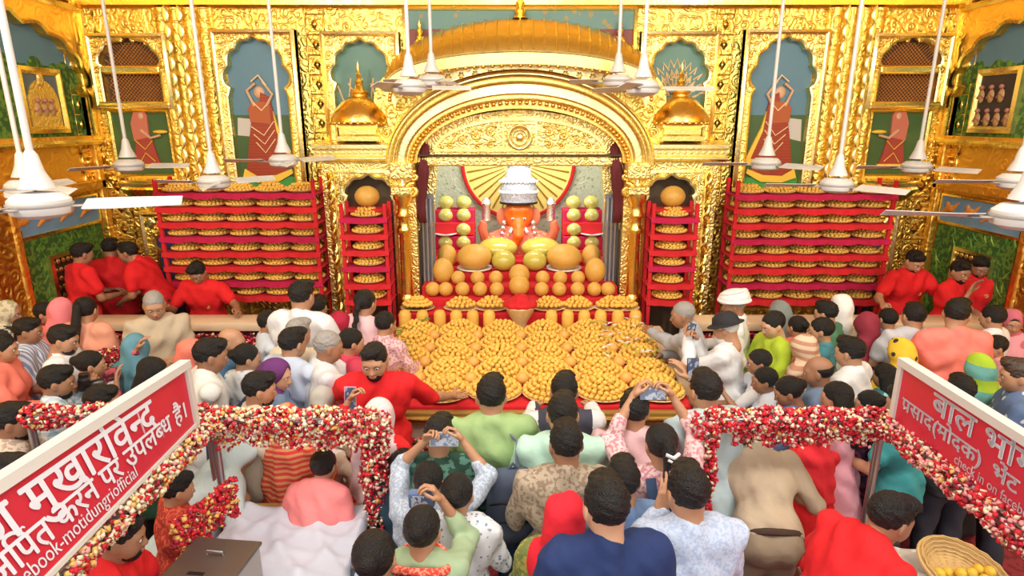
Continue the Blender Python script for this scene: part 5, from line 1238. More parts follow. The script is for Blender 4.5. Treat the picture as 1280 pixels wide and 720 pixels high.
P(792, 514, 'person in faded pink T-shirt at the table, right of centre', h=0, hair='short', top='tee', tm=LPINK, skin=1, s=1.04, L='front', Rr='front')
P(826, 556, 'woman with white-clipped ponytail and pink print sleeves filming, arms up', h=-6, sex='f', hair='pony', top='shirt', tm=PKP, bottom='skirt', bm_=DEN, sleeve=1.45, skin=1, L=(790, 498, .27), Rr=(842, 498, .27), hp=('grip', 'grip'), s=1.04, vx=.015, key='pony_woman')
P(778, 602, 'short-haired person in slate blue shirt, front centre', h=-5, hair='short', top='tee', tm=cl('slate_blue', (.16, .27, .48)), skin=1, s=.97, L='chin', Rr='front')
P(706, 648, 'woman in bright red headscarf and green dress, front', h=10, sex='f', scarf=cl('bright_red', (.72, .012, .03)), top='kurta', tm=GMX, bottom='skirt', s=1.0, vx=.014)
P(757, 634, 'man in navy T-shirt with thick black hair, front', h=-8, hair='short', top='tee', tm=NAVY, skin=0, s=1.03, L='down', Rr='down', yaw=-6, vx=.014)
P(859, 616, 'man in pale lilac-blue shirt, front right of centre', h=-8, hair='short', top='shirt', tm=LBP, skin=1, s=1.04, L='chin', Rr='front', vx=.014)
P(549, 545, 'person in dark green shawl in front of the table, black hair', h=0, hair='short', top='kurta', tm=DGRN, skin=1, s=.97)
P(536, 602, 'woman with hair bun and blue-grey sleeves holding a phone overhead', h=5, sex='f', hair='bun', top='shirt', tm=BLG, bottom='trousers', sleeve=1.4, L=(530, 553, .17), Rr=(580, 553, .17), hp=('grip', 'grip'), s=.97, vx=.015, key='bun_woman')
P(572, 618, 'dark-haired woman in white and blue dotted blouse beside the woman with a bun', h=5, sex='f', hair='bun', top='kurta', tm=cl('dotted', (.70, .73, .78), pattern='floral', c2=(.20, .28, .42), scale=34), bottom='skirt', s=.93, key='dot_woman')
P(528, 663, 'woman in sage-green top with red collar reaching up with a camera', h=5, sex='f', hair='bun', top='kurta', tm=cl('sage', (.34, .46, .28)), bottom='skirt', L='front', Rr=(553, 627, .2), hp=('relaxed', 'grip'), s=1.02, vx=.014, sleeve=1.6, key='sage_woman')
P(468, 698, 'top of a dark-haired head with a bun at the bottom edge', h=0, sex='f', hair='bun', top='kurta', tm=BLACK, bottom='skirt', s=1.0)
P(500, 585, 'person in dark navy coat beside the garland post', h=5, hair='short', top='kurta', tm=cl('ink', (.02, .05, .08)), s=.82)
# right crowd
P(853, 394, 'elderly man in grey shirt stretching an arm over the sweets', h=-75, hair='thin', hc='grey', top='shirt', tm=cl('grey_shirt', (.40, .42, .46)), skin=2, lean=18, L=(793, 412, 5.75), Rr='front', hp=('flat', 'relaxed'), s=1.0, far=True)
P(917, 381, 'man in white turban and white shawl, right of the table', h=-70, hair='crop', hc='grey', hat=('turban', WSC), top='kurta', tm=WSC, skin=2, s=1.03, L='front', Rr='front', far=True)
P(907, 411, 'white-bearded man in white shirt and black cap holding a phone', h=-55, hair='crop', hc='white', hat=('hat', BLACK), beard='white', top='shirt', tm=WH, skin=1, s=1.03, L=(860, 425, .1), Rr=(870, 427, .1), hp=('grip', 'grip'), pitch=20, key='cap_man')
P(966, 406, 'woman in lime green dress looking down, right of the table', h=-100, sex='f', hair='tied', top='kurta', tm=LIME, bottom='skirt', skin=0, pitch=22, far=True)
P(996, 409, 'girl with tied hair and coral top, right crowd', h=-20, sex='f', hair='bun', top='kurta', tm=CORAL, bottom='skirt', s=.97, far=True)
P(974, 384, 'woman in dark grey headscarf near the right rack', h=-30, sex='f', scarf=cl('ash', (.20, .22, .20)), top='kurta', tm=GREY, bottom='skirt', far=True, dz=.06)
P(948, 453, 'woman in white with a black ponytail leaning left towards the table', h=-80, sex='f', hair='tied', top='half', tm=WH, skin=2, lean=14, L='reach', Rr='reach', s=.97)
P(955, 476, 'girl in white blouse with denim bib stretching her arm left', h=-75, sex='f', hair='tied', top='half', tm=cl('bib', (.55, .60, .68)), skin=2, lean=14, L=(905, 492, 4.35), Rr='reach', s=.93)
P(985, 490, 'woman with dark tied hair and blue batik dress', h=-70, sex='f', hair='bun', top='kurta', tm=FLN, bottom='skirt', skin=2, s=.97, pitch=25, L='fold', Rr='fold')
P(881, 489, 'man in pale aqua shirt with phone raised beside the table', h=-15, hair='short', top='polo', tm=cl('aqua', (.50, .66, .70)), skin=1, s=1.08, L='front', Rr=(866, 476, .38), lean=8, key='aqua_man', vx=.016)
P(1003, 436, 'person in brown and cream striped shawl, right crowd', h=-40, sex='f', scarf=CRS, top='kurta', tm=CRS, bottom='skirt', s=.93)
P(1022, 465, 'balding man in blue-grey shirt, right crowd', h=-60, hair='bald', hc='black', top='half', tm=SLATE, skin=2, s=.97)
P(1045, 497, 'woman with long loose dark hair and pink dress, right', h=-50, sex='f', hair='long', hc='black', top='kurta', tm=PINK, bottom='skirt', s=1.0)
P(1016, 540, 'woman in scarlet headscarf behind the right garland rail', h=-10, sex='f', scarf=cl('scarlet', (.72, .02, .03)), top='kurta', tm=RED, bm_=RED, bottom='skirt', Y=3.6, fit=True)
P(1062, 441, 'man in white shirt seen from behind, right crowd', h=-40, hair='short', top='polo', tm=WH, skin=1, s=1.03)
P(1032, 392, 'child with short hair near the right ledge', h=-40, hair='short', top='tee', tm=GRNS, s=.97, skin=1, far=True)
P(1026, 413, 'child in dark green dress with cream sash, right crowd', h=-60, sex='f', hair='tied', top='kurta', tm=TEALC, bottom='skirt', s=.96, skin=1, far=True)
P(1050, 384, 'woman in white headscarf and black shawl at the right ledge', h=0, sex='f', scarf=WSC, top='kurta', tm=BLACK, bottom='skirt', s=1.03, far=True)
P(1081, 407, 'woman in dark maroon headscarf, right crowd', h=-20, sex='f', scarf=cl('wine', (.26, .02, .04)), top='kurta', tm=CREAM, bottom='skirt', s=.97, far=True)
P(1109, 399, 'black-haired child in bright blue top at the right ledge', h=-10, sex='f', hair='tied', top='kurta', tm=BLUE, bottom='skirt', s=.96, far=True)
P(1142, 396, 'man in light grey T-shirt with two black chest stripes', h=5, hair='short', top='tee', tm=cl('grey_tee', (.52, .52, .56)), skin=1, s=1.05, far=True, key='stripe_man')
P(1124, 440, 'person in yellow and black printed shawl, above the right banner', h=-20, sex='f', scarf=YBK, top='kurta', tm=YBK, bottom='skirt', s=.93)
P(1196, 393, 'broad man in coral T-shirt seen from behind, right', h=10, hair='short', top='tee', tm=cl('salmon', (.85, .21, .17)), skin=1, s=1.1, yaw=30)
P(1240, 397, 'dark-haired woman in white blouse near the right wall', h=-30, sex='f', hair='tied', top='half', tm=WH, s=1.0, far=True)
P(1264, 404, 'smiling woman with pink headscarf facing the camera, far right', h=200, sex='f', hair='tied', scarf=cl('dusty_pink', (.55, .14, .20)), top='kurta', tm=PINK, bottom='skirt', s=.98, skin=1, far=True)
P(1243, 434, 'small girl in dusty pink dress, far right', h=-80, sex='f', hair='tied', top='kurta', tm=cl('rose_dress', (.66, .30, .34)), bottom='skirt', s=.9, skin=1)
P(1222, 462, 'woman in teal and lime headscarf beside the right banner', h=-10, sex='f', scarf=cl('teal_lime', (.13, .36, .33), pattern='hstripe', c2=(.36, .55, .03), scale=1.6), top='kurta', tm=LIME, bottom='skirt', s=.95)
P(1200, 489, 'black-haired head just above the right banner', h=0, hair='short', top='tee', tm=BLACK, s=.93)
P(1272, 470, 'man in navy floral shirt at the right frame edge', h=-60, hair='short', hc='brown', top='half', tm=FLN, skin=1, s=1.0)
P(1105, 470, 'woman in teal printed dress left of the right banner', h=-30, sex='f', hair='long', top='kurta', tm=TLP, bottom='skirt', s=.9)
P(1085, 505, 'child in magenta and black dress, right', h=-60, sex='f', hair='bun', top='kurta', tm=cl('magenta_print', (.20, .02, .09), pattern='noise', c2=(.03, .02, .03), scale=20), bottom='skirt', s=.9)
P(1128, 505, 'dark-haired child beside the far end of the right banner', h=-40, hair='short', top='tee', tm=cl('aqua_top', (.04, .28, .30)), s=.88)
P(942, 541, 'officer in khaki uniform seen from behind under the right garland', h=4, hair='crop', top='half', tm=KHK, bm_=cl('khaki_trousers', (.30, .235, .16)), L='front', Rr='front', lean=40, vx=.015, hem=.94, key='officer', Y=3.42, fit=True)
P(1112, 648, 'man in red kurta bending over the basket table, lower right', h=75, hair='short', beard='black', top='shirt', tm=RED, skin=2, lean=30, pitch=20, L='low', Rr='low', s=1.0, vx=.015)
P(152, 672, 'man in red shirt beneath the left garland, reaching right', h=70, hair='short', beard='black', top='tee', tm=RED, skin=2, lean=14, L='low', Rr='low', s=.93, vx=.015)
P(405, 582, 'woman with glossy black hair and coral top behind the white-covered table', h=10, sex='f', hair='bun', top='kurta', tm=cl('coral_pink', (.78, .22, .22)), bottom='skirt', Y=3.22, fit=True, lean=28, L='down', Rr='down')
P(302, 566, 'person in pale aqua shawl bowed under the left garland', h=40, sex='f', scarf=cl('pale_aqua', (.55, .68, .68)), top='kurta', tm=cl('pale_aqua2', (.55, .67, .67)), bottom='trousers', bm_=CREAM, lean=42, Y=3.4, fit=True)
P(222, 612, 'person with folded arms draped in red garlands, lower left', h=50, hair='short', top='shirt', tm=cl('red_petal', (.40, .03, .02), pattern='noise', c2=(.62, .10, .04), scale=35), Y=2.95, fit=True)

build_queue()
def local(key, p):   # a point in a person's own frame
    root, rot, s = PEOPLE[key]; return root+rot@(Vector(p)*s)
def phone(px, py, Y, label, tilt=15, col=None, wide=True, rz=0):
    p = atY(px, py, Y if not isinstance(Y, tuple) else HEADY[Y[0]]+Y[1]); o = thing('phone', label, 'phone', p)
    w_, h_ = (.155, .078) if wide else (.078, .155)
    MB().bbox(-w_/2, w_/2, -.004, .005, -h_/2, h_/2, .0035).build('case', col or mat('phone_dark', (.02, .022, .03), .3), o, smooth=True)
    MB().box(-w_/2+.005, w_/2-.005, -.0052, -.0038, -h_/2+.005, h_/2-.005).build('screen', mat('phone_screen', (.06, .09, .16), .15, pattern='noise', c2=(.30, .33, .42), scale=25, emit=0), o)
    o.rotation_euler = (R(-tilt), 0, R(rz)); return o
phone(816, 492, ('pony_woman', .26), 'dark phone held up in landscape by the pony-tailed woman', 20)
phone(555, 549, ('bun_woman', .16), 'silver-edged phone held overhead by the woman with a bun', 25, mat('phone_silver', (.55, .56, .6), .3, .5))
phone(863, 415, ('cap_man', .1), 'dark phone in the white-bearded man\'s hands', 15, wide=False, rz=-50)
phone(866, 462, ('aqua_man', .38), 'dark phone raised upright beside the aqua-shirt man', 10, wide=False)
phone(438, 498, ('pink_woman', .2), 'pink phone held by the woman in the white-pink headscarf', 10, mat('phone_pink', (.65, .30, .42), .4), wide=False)
o = thing('camera', 'compact blue-grey camera held by the sage-green woman', 'camera', atY(527, 624, HEADY['sage_woman']+.19))
MB().bbox(-.06, .06, -.02, .03, -.04, .04, .01).build('body', mat('camera_blue', (.10, .16, .32), .35), o, smooth=True)
MB().lathe([(0, 0), (.03, 0), (.034, .03), (.028, .05), (0, .05)], 16, M=Matrix.Rotation(-PI/2, 4, 'X')).build('lens', DARK, o, smooth=True)
MB().box(-.045, .03, -.0215, -.019, -.03, .03).build('screen', mat('camera_screen', (.45, .50, .62), .2, pattern='noise', c2=(.1, .12, .2), scale=40), o)
o = thing('camera', 'black camera with a long lens raised by the plaid-shirt man', 'camera', atY(106, 478, HEADY['cam_man']+.2))
MB().bbox(-.065, .065, -.035, .035, -.045, .045, .01).bbox(-.025, .025, -.03, .03, .04, .07, .008).build('body', DARK, o, smooth=True)
MB().lathe([(0, 0), (.036, 0), (.036, .06), (.04, .07), (.04, .11), (0, .1)], 16, (0, .03, 0), M=Matrix.Rotation(-PI/2, 4, 'X')).build('lens', DARK, o, smooth=True); o.rotation_euler = (0, 0, R(-60))
# straps and packs
def pack(key, label):
    root, rot, s = PEOPLE[key]; o = thing('backpack', label, 'backpack', root+rot@Vector((.10, -.24, 0))*s, math.atan2(rot[1][0], rot[0][0]))
    q = nets(lambda P_: field(P_, [cap((-.06, 0, 1.02), (-.05, .0, 1.26), .10, .09, .8), cap((.06, 0, 1.02), (.05, 0, 1.26), .10, .09, .8), cap((-.05, -.07, .98), (.05, -.07, 1.02), .065, .06)], .04), np.array((-.25, -.25, .8)), np.array((.25, .2, 1.5)), .014)
    link('bag', newmesh('bag', *q, None, [BKC]), o)
    for z in (1.08, 1.2): MB().tube([(-.13, -.07, z-.03), (-.07, -.105, z), (.07, -.105, z), (.13, -.07, z-.03)], .006, 6).build('zip', DARK, o, smooth=True)
    MB().tube([(.02, .03, 1.34), (.03, .10, 1.46), (.0, .2, 1.44)], .022, 8, flat=.3).build('strap', cl('strap', (.20, .20, .30)), o, smooth=True)
    MB().tube([(-.03, 0, 1.34), (0, .0, 1.38), (.03, 0, 1.34)], .01, 6).build('handle', BKC, o, smooth=True)
pack('green_man', 'dark grey-blue backpack on the green T-shirt man\'s back')
root, rot, s = PEOPLE['strap_man']; o = thing('backpack', 'navy rucksack with shoulder strap on the cream-vest man', 'backpack', root+rot@Vector((0, -.22, 0)), math.atan2(rot[1][0], rot[0][0]))
q = nets(lambda P_: field(P_, [cap((0, 0, .98), (0, 0, 1.22), .13, .11, .7)], .03), np.array((-.2, -.2, .75)), np.array((.2, .2, 1.4)), .018); link('bag', newmesh('bag', *q, None, [cl('ruck', (.05, .08, .20))]), o)
for sx in (-1, 1): MB().tube([(sx*.1, .06, 1.3), (sx*.12, .2, 1.435), (sx*.13, .34, 1.36), (sx*.14, .37, 1.2), (sx*.16, .3, 1.0)], .024, 8, flat=.3).build('strap', cl('ruckstrap', (.04, .06, .12)), o, smooth=True)
# white sleeves for the vest man's shirt, hair clip, hair band and collar as clothing details
def child_of(key, nm, mb, m_):
    root, rot, s = PEOPLE[key]
    for o in bpy.data.objects:
        if o.name.startswith('person') and (o.location-root).length < 1e-5:
            return mb.build(nm, m_, o, smooth=True)
child_of('pony_woman', 'hair_clip', MB().tube([(-.035, -.115, 1.60), (0, -.135, 1.59), (.035, -.115, 1.60)], .010, 6).tube([(-.025, -.125, 1.575), (0, -.145, 1.565), (.025, -.125, 1.575)], .008, 6), WSC)
child_of('pony_woman', 'bib_straps', MB().tube([(-.07, -.135, .98), (-.08, -.15, 1.25), (-.09, -.07, 1.44)], .028, 6, flat=.3).tube([(.07, -.135, .98), (.08, -.15, 1.25), (.09, -.07, 1.44)], .028, 6, flat=.3).bbox(-.15, .15, -.165, -.12, .95, 1.2, .02), DEN)
child_of('sage_woman', 'red_collar', MB().tube([(.13*math.cos(t), .0+.10*math.sin(t), 1.435-.02*math.cos(2*t)) for t in [2*PI*i/20 for i in range(21)]], .022, 8, caps=False), cl('red_collar', (.70, .05, .03), pattern='noise', c2=(.8, .3, .2), scale=60))
child_of('stripe_man', 'shirt_stripes', MB().tube([(-.155, -.03, 1.20), (-.09, -.115, 1.2), (.09, -.115, 1.2), (.155, -.03, 1.20)], .012, 6, flat=.5).tube([(-.155, -.03, 1.14), (-.09, -.12, 1.14), (.09, -.12, 1.14), (.155, -.03, 1.14)], .012, 6, flat=.5), BLACK)

bt = child_of('officer', 'belt', MB().tube([(.192*math.cos(t), .155*math.sin(t), .955) for t in [2*PI*i/28 for i in range(29)]], .021, 8, caps=False, flat=.8), cl('belt', (.06, .03, .02)))
bt.matrix_local = Matrix.Translation((0, 0, .93))@Matrix.Rotation(-R(40), 4, 'X')@Matrix.Translation((0, 0, -.93))
# ---------------------------------------------------------------- garlands, rails, banners, front tables, fans
FL = [mat('petal_red', (.62, .015, .03), .7), mat('petal_dark', (.30, .01, .03), .7), mat('petal_ivory', (.80, .70, .48), .7), mat('petal_pink', (.78, .34, .32), .7), mat('petal_gold', (.76, .46, .12), .7)]
OV = np.array([(1, 0, 0), (-1, 0, 0), (0, 1, 0), (0, -1, 0), (0, 0, .55), (0, 0, -.55)]); OF = np.array([(0, 2, 4), (2, 1, 4), (1, 3, 4), (3, 0, 4), (2, 0, 5), (1, 2, 5), (3, 1, 5), (0, 3, 5)])
nrg = np.random.RandomState(7)
def petals(name, P_, label, cat='garland', w=(.4, .2, .25, .1, .05), size=.0155, parent=None):
    n = len(P_); A = nrg.randn(n, 3, 3); Q, _ = np.linalg.qr(A); sc = size*(.7+.6*nrg.rand(n))
    V = (np.einsum('nij,kj->nki', Q, OV)*sc[:, None, None]+np.asarray(P_)[:, None, :]).reshape(-1, 3); F = (OF[None]+(np.arange(n)*6)[:, None, None]).reshape(-1, 3)
    ci = nrg.choice(5, n, p=w); return link(name, newmesh(name, V, F, np.repeat(ci, 8), FL, False), parent, label=label, cat=cat, kind='stuff')
def along(path, r, dens=1500):
    out = []
    for a, b in zip(path[:-1], path[1:]):
        a, b = np.array(a, float), np.array(b, float); L_ = np.linalg.norm(b-a); n = int(L_*2*PI*r*dens)+1
        d = (b-a)/L_; u = np.cross(d, (0, 0, 1) if abs(d[2]) < .9 else (1, 0, 0)); u /= np.linalg.norm(u); v = np.cross(d, u)
        t = nrg.rand(n)*1.02; th = nrg.rand(n)*2*PI; rr = r*(.72+.32*nrg.rand(n))*(1+.12*np.sin(t*L_*22))
        out.append(a+np.outer(t*L_, d)+(np.cos(th)*rr)[:, None]*u+(np.sin(th)*rr)[:, None]*v)
    return np.concatenate(out)
def fringe(a, b, drop, n=22, per=26):
    a, b = np.array(a, float), np.array(b, float); out = []
    for k in range(n):
        p = a+(b-a)*((k+.5)/n); L_ = drop*(.7+.5*nrg.rand())
        out.append(np.stack([p[0]+.012*nrg.randn(per), p[1]+.012*nrg.randn(per), p[2]-L_*nrg.rand(per)], 1))
    return np.concatenate(out)
STEEL = mat('steel', (.45, .45, .47), .3, .9); REDP = mat('red_paint', (.60, .02, .015), .4)
def barricade(label, pts, posts, z0=0):
    o = thing('barricade', label, 'railing', (0, 0, 0)); MB().tube(pts, .022, 10).build('top_rail', STEEL, o, smooth=True)
    for p in posts: MB().tube([(p[0], p[1], 0), (p[0], p[1], p[2])], .022, 10).build('post', STEEL, o, smooth=True)
Z1 = 1.565
A = [(-1.77, .75, Z1), (-1.77, 3.14, Z1), (-.915, 3.14, Z1)]
barricade('steel barricade under the left banner, turning across the aisle', A, [A[0], A[1], A[2]])
petals('flower_garland', along([A[0], A[1]], .060, 3600), 'long cream and red flower garland along the rail below the left banner', w=(.22, .1, .42, .1, .16))
petals('flower_garland', np.concatenate([along([(-1.79, 3.14, Z1+.01), (-.87, 3.14, Z1+.01)], .066, 3600), fringe((-1.75, 3.12, Z1-.03), (-.95, 3.12, Z1-.03), .12)]), 'cream and red garland across the top of the left barricade', w=(.28, .12, .38, .1, .12))
petals('flower_garland', along([(-.868, 3.14, Z1+.03), (-.86, 3.12, .75)], .086, 3600), 'thick red and white garland hanging down the left barricade post', w=(.48, .14, .28, .06, .04))
B = [(-1.83, 3.2, Z1), (-2.85, 3.2, Z1)]
barricade('steel barricade behind the left banner', B, B); petals('flower_garland', along(B, .066, 3400), 'red and cream garland on the rail behind the left banner', w=(.42, .16, .28, .09, .05))
Z2 = 1.2; B = [(-3.62, 4.35, Z2), (-3.62, 5.6, Z2)]
barricade('steel barricade among the left crowd', B, B); petals('flower_garland', along(B, .075, 2000), 'red and white garland on the rail among the left crowd', w=(.5, .2, .2, .07, .03))
C = [(1.027, 3.14, Z1), (1.99, 3.14, Z1), (1.96, .75, Z1)]
barricade('steel barricade under the right banner, turning across the aisle', C, [C[0], C[1], C[2]])
petals('flower_garland', along([C[1], C[2]], .062, 3600), 'pink and cream garland along the rail below the right banner', w=(.3, .14, .2, .3, .06))
petals('flower_garland', np.concatenate([along([(1.01, 3.14, Z1+.01), (2.03, 3.14, Z1+.01)], .064, 3600), fringe((1.14, 3.12, Z1-.03), (1.98, 3.12, Z1-.03), .10)]), 'red and white garland across the top of the right barricade', w=(.45, .14, .28, .1, .03))
petals('flower_garland', along([(.995, 3.13, Z1+.03), (.98, 3.1, 1.0)], .078, 3600), 'red and white garland hanging down the right barricade post', w=(.56, .14, .22, .05, .03))
petals('flower_garland', np.concatenate([along([(1.62, 4.02, .76), (2.38, 3.98, .70)], .06, 2100), fringe((2.1, 3.97, .7), (2.4, 3.96, .7), .12, 8)]), 'short crimson garland strung low inside the right barricade', w=(.62, .2, .12, .04, .02))
o = thing('red_post', 'slanted red post inside the right barricade', 'post', (0, 0, 0)); MB().bbox(-.03, .03, -.03, .03, 0, 1.2, .008).build('shaft', REDP, o); MB().bbox(-.06, .06, -.06, .06, 0, .02, .005).build('foot', REDP, o); o.location = (2.30, 3.98, 0)
petals('flower_garland', fringe((-1.60, 2.95, 1.33), (-1.72, 2.55, 1.33), .2, 14, 60), 'loose red marigold strings bunched below the left garland', w=(.55, .2, .02, .03, .2))
# rose strings hanging on the ledge fronts
for sx in (-1, 1):
    x0, x1 = sorted((sx*1.8, sx*4.95)); o = [q for q in bpy.data.objects if q.name.startswith('ledge_counter') and q.location.x*sx > 0][0]
    n = 62; pts = []
    for k in range(n):
        X = x0+(x1-x0)*(k+.5)/n; m = 60; pts.append(np.stack([X+.02*nrg.randn(m), 5.83+.015*nrg.randn(m), 1.13-.62*nrg.rand(m)], 1))
    petals('rose_garland', np.concatenate(pts), 'curtain of crimson and pink rose strings on the %s ledge front' % side_[sx], w=(.36, .34, .1, .17, .03), size=.021)
petals('rose_garland', np.concatenate([np.stack([-1.35+2.7*nrg.rand(3000), 4.47+.012*nrg.randn(3000), .72-.5*nrg.rand(3000)], 1)]), 'dark red rose strings below the cream front of the sweets table', w=(.36, .42, .06, .14, .02), size=.02)

# banners
def text_mesh(segs, latin=False):
    """segments laid out by hand because vowel signs and half letters need it: (string, mode)"""
    b = MB(); x = 0
    for s_, mode in segs:
        c = bpy.data.curves.new('txt', 'FONT'); c.body = s_; c.resolution_u = 3; c.offset = 0
        t = bpy.data.objects.new('txt', c); COL.objects.link(t); bpy.context.view_layer.update()
        m = bpy.data.meshes.new_from_object(t); w_ = max([v.co.x for v in m.vertices] or [.27])-.004
        if s_ == ' ': w_ = .27
        if s_.endswith(' '): w_ += .27
        if mode == 'half':
            bm = bmesh.new(); bm.from_mesh(m); cutx = w_*.70
            bmesh.ops.bisect_plane(bm, geom=bm.verts[:]+bm.edges[:]+bm.faces[:], plane_co=(cutx, 0, 0), plane_no=(1, 0, 0), clear_outer=True); bm.to_mesh(m); bm.free(); w_ = cutx-.01
        for ox, oy in ((0, 0), (.02, 0), (-.02, 0), (0, .016), (0, -.016)) if not latin else ((0, 0), (.012, 0)): b.add([(v.co.x+x+ox, v.co.y+oy, 0) for v in m.vertices], [tuple(p.vertices) for p in m.polygons])
        if mode == 'reph':
            b.add([(x+w_-.12+.09*math.cos(a)*k_, .72+.10*math.sin(a)*k_, 0) for a in [PI*.05+PI*1.0*i/8 for i in range(9)] for k_ in (1, .45)], [(2*i, 2*i+2, 2*i+3, 2*i+1) for i in range(8)])
        if mode == 'rakar': b.add([(x+.16, .03, 0), (x+.43, .2, 0), (x+.43, .29, 0), (x+.13, .10, 0)], [(0, 1, 2, 3)])
        x += w_; bpy.data.objects.remove(t)
    return b, x
def banner(name, label, Pf, L_, segs, parent_label=None):
    """Pf(s, v): s metres along, v 0..1 up; front offset via third arg"""
    o = thing('banner', label, 'banner', (0, 0, 0))
    n = 12
    def slab(nm, s0, s1, v0, v1, d0, d1, m_):
        b = MB(); vs = []
        for i in range(n+1):
            s_ = s0+(s1-s0)*i/n; vs += [Pf(s_, v0, d0), Pf(s_, v1, d0), Pf(s_, v1, d1), Pf(s_, v0, d1)]
        b.add(vs, [(i*4+j, (i+1)*4+j, (i+1)*4+(j+1) % 4, i*4+(j+1) % 4) for i in range(n) for j in range(4)]+[(3, 2, 1, 0), (n*4, n*4+1, n*4+2, n*4+3)]); return b.build(nm, m_, o)
    RB = mat('banner_red', (.62, .025, .045), .38, pattern='soft', c2=(.50, .02, .05), scale=3); WF = mat('frame_white', (.62, .60, .56), .5)
    slab('sheet', 0, L_, .02, .98, 0, -.02, RB); slab('frame_top', -.02, L_+.02, .95, 1.07, .02, -.035, WF); slab('frame_bottom', -.02, L_+.02, -.02, .025, .012, -.03, WF)
    slab('frame_end', -.02, .015, 0, 1.0, .015, -.03, WF)
    TW = mat('banner_text', (.74, .76, .84), .5)
    for sg, sx_, sy_, s_anchor, align, v0, lat in segs:
        b, wd = text_mesh(sg, lat); off = -wd*sx_ if align == 'R' else 0
        me = MB(); me.add([Pf(s_anchor+( -(p[0]*sx_+off) if Pf.flip else (p[0]*sx_+off)), v0+p[1]*sy_/Pf.h, .004) for p in b.v], b.f); me.build('lettering', TW, o, fixn=False, kind='stuff')
    return o
def PL(s_, v, d=0):   # left banner: s from the far end towards the camera
    Y = 2.975-s_; xb = -1.775+s_*.03; xt = -1.785-s_*.085; return (xb+(xt-xb)*v+d, Y, 1.635+.335*v)
PL.flip = True; PL.h = .335
banner('l', 'long red banner with white Devanagari lettering on the left rail', PL, 2.1, [
    ([('ण ', None), ('मु', None), ('ख', None), ('ा', None), ('र', None), ('िव', None), ('न', 'half'), ('द', None)], .192, .192, .305, 'R', .50, False),
    ([('ट ', None), ('अ', None), ('िप', 'reph'), ('त ', None), ('करने ', None), ('पर ', None), ('उपल', None), ('ब', 'half'), ('ध ', None), ('है', None), ('।', None)], .127, .127, .075, 'R', .245, False),
    ([('facebook-motidungriofficial', None)], .068, .077, .54, 'R', .09, True)])
def PR(s_, v, d=0):
    Y = 3.07-s_; return (2.0-d-.01*s_, Y, 1.60+.345*v)
PR.flip = False; PR.h = .345
banner('r', 'long red banner with white Devanagari lettering on the right rail', PR, 2.1, [
    ([('बाल ', None), ('भोग', None)], .192, .154, .277, 'L', .60, False),
    ([('प', 'rakar'), ('साद', None), ('(', None), ('मोदक', None), (')', None), (' ', None), ('भेंट ', None), ('अ', None), ('िप', 'reph'), ('त', None)], .122, .10, .055, 'L', .315, False),
    ([('check in on facebook', None)], .058, .066, .485, 'L', .125, True)])

# white covered table, donation box
t = thing('covered_table', 'table under a creased white cloth inside the left barricade', 'table', (-1.31, 2.72, .15))
for sx in (-1, 1):
    for sy in (-1, 1): MB().bbox(sx*.34-.02, sx*.34+.02, sy*.44-.02, sy*.44+.02, -.15, .82, .005).build('leg', STEEL, t)
MB().bbox(-.37, .37, -.5, .5, .80, .835, .006).build('table_top', WOOD, t)
def clothv(W_, D_, z, drop, amp, seed, n=34):
    r_ = random.Random(seed); vs = []; ph = [r_.uniform(0, 6) for _ in range(6)]
    for i in range(n+1):
        for j in range(n+1):
            u = -1.25+2.5*i/n; v = -1.2+2.4*j/n; x = max(-1, min(1, u))*W_; y = max(-1, min(1, v))*D_; ov = max(abs(u)-1, 0)/.25; ow = max(abs(v)-1, 0)/.2; o_ = max(ov, ow)
            fl = .02*math.sin(9*(u+v)+ph[0])+.015*math.sin(17*(u-v*.6)+ph[1])
            w1 = abs(math.sin(5.2*u+3.1*v+ph[2]+.8*math.sin(4*v)))**6+.7*abs(math.sin(3.3*v-4.1*u+ph[3]))**8+.5*abs(math.sin(11*v+2*u+ph[4]))**6
            vs.append((x+(fl+.02*o_)*(1 if u > 1 else -1 if u < -1 else 0)+.01*(u if ov else 0), y+(fl+.02*o_)*(1 if v > 1 else -1 if v < -1 else 0), z+amp*w1-drop*o_))
    return vs, [(i*(n+1)+j, (i+1)*(n+1)+j, (i+1)*(n+1)+j+1, i*(n+1)+j+1) for i in range(n) for j in range(n)]
v_, f__ = clothv(.38, .51, .845, .30, .022, 2, 70)
link('tablecloth', newmesh('tablecloth', v_, f__, None, [mat('sheet_white', (.50, .51, .60), .8)]), None, 'creased white cloth draped over the table inside the left barricade', 'tablecloth', loc=(-1.31, 2.66, .15))
MB().bbox(-.90, -.88, 2.3, 2.75, .62, .95, .01).build('striped_cloth', mat('blue_stripe_cloth', (.50, .58, .75), .8, pattern='hstripe', c2=(.10, .22, .45), scale=7), None, label='blue striped cloth hanging at the right side of the white table', cat='cloth')
d = thing('donation_box', 'brushed steel donation box with a slotted lid, bottom left', 'box', (-1.50, 2.42, 1.005), R(-6))
BX = mat('box_steel', (.20, .17, .155), .32, .75)
MB().bbox(-.16, .16, -.17, .17, 0, .19, .006).build('body', mat('box_side', (.42, .38, .34), .35, .7), d); MB().bbox(-.17, .17, -.18, .18, .185, .205, .006).build('lid', BX, d)
MB().box(-.06, .02, -.075, -.055, .2052, .2062).build('slot', DARK, d); MB().tube([(-.04, .06, .206), (-.04, .06, .225), (.04, .06, .225), (.04, .06, .206)], .006, 8).build('handle', STEEL, d, smooth=True)
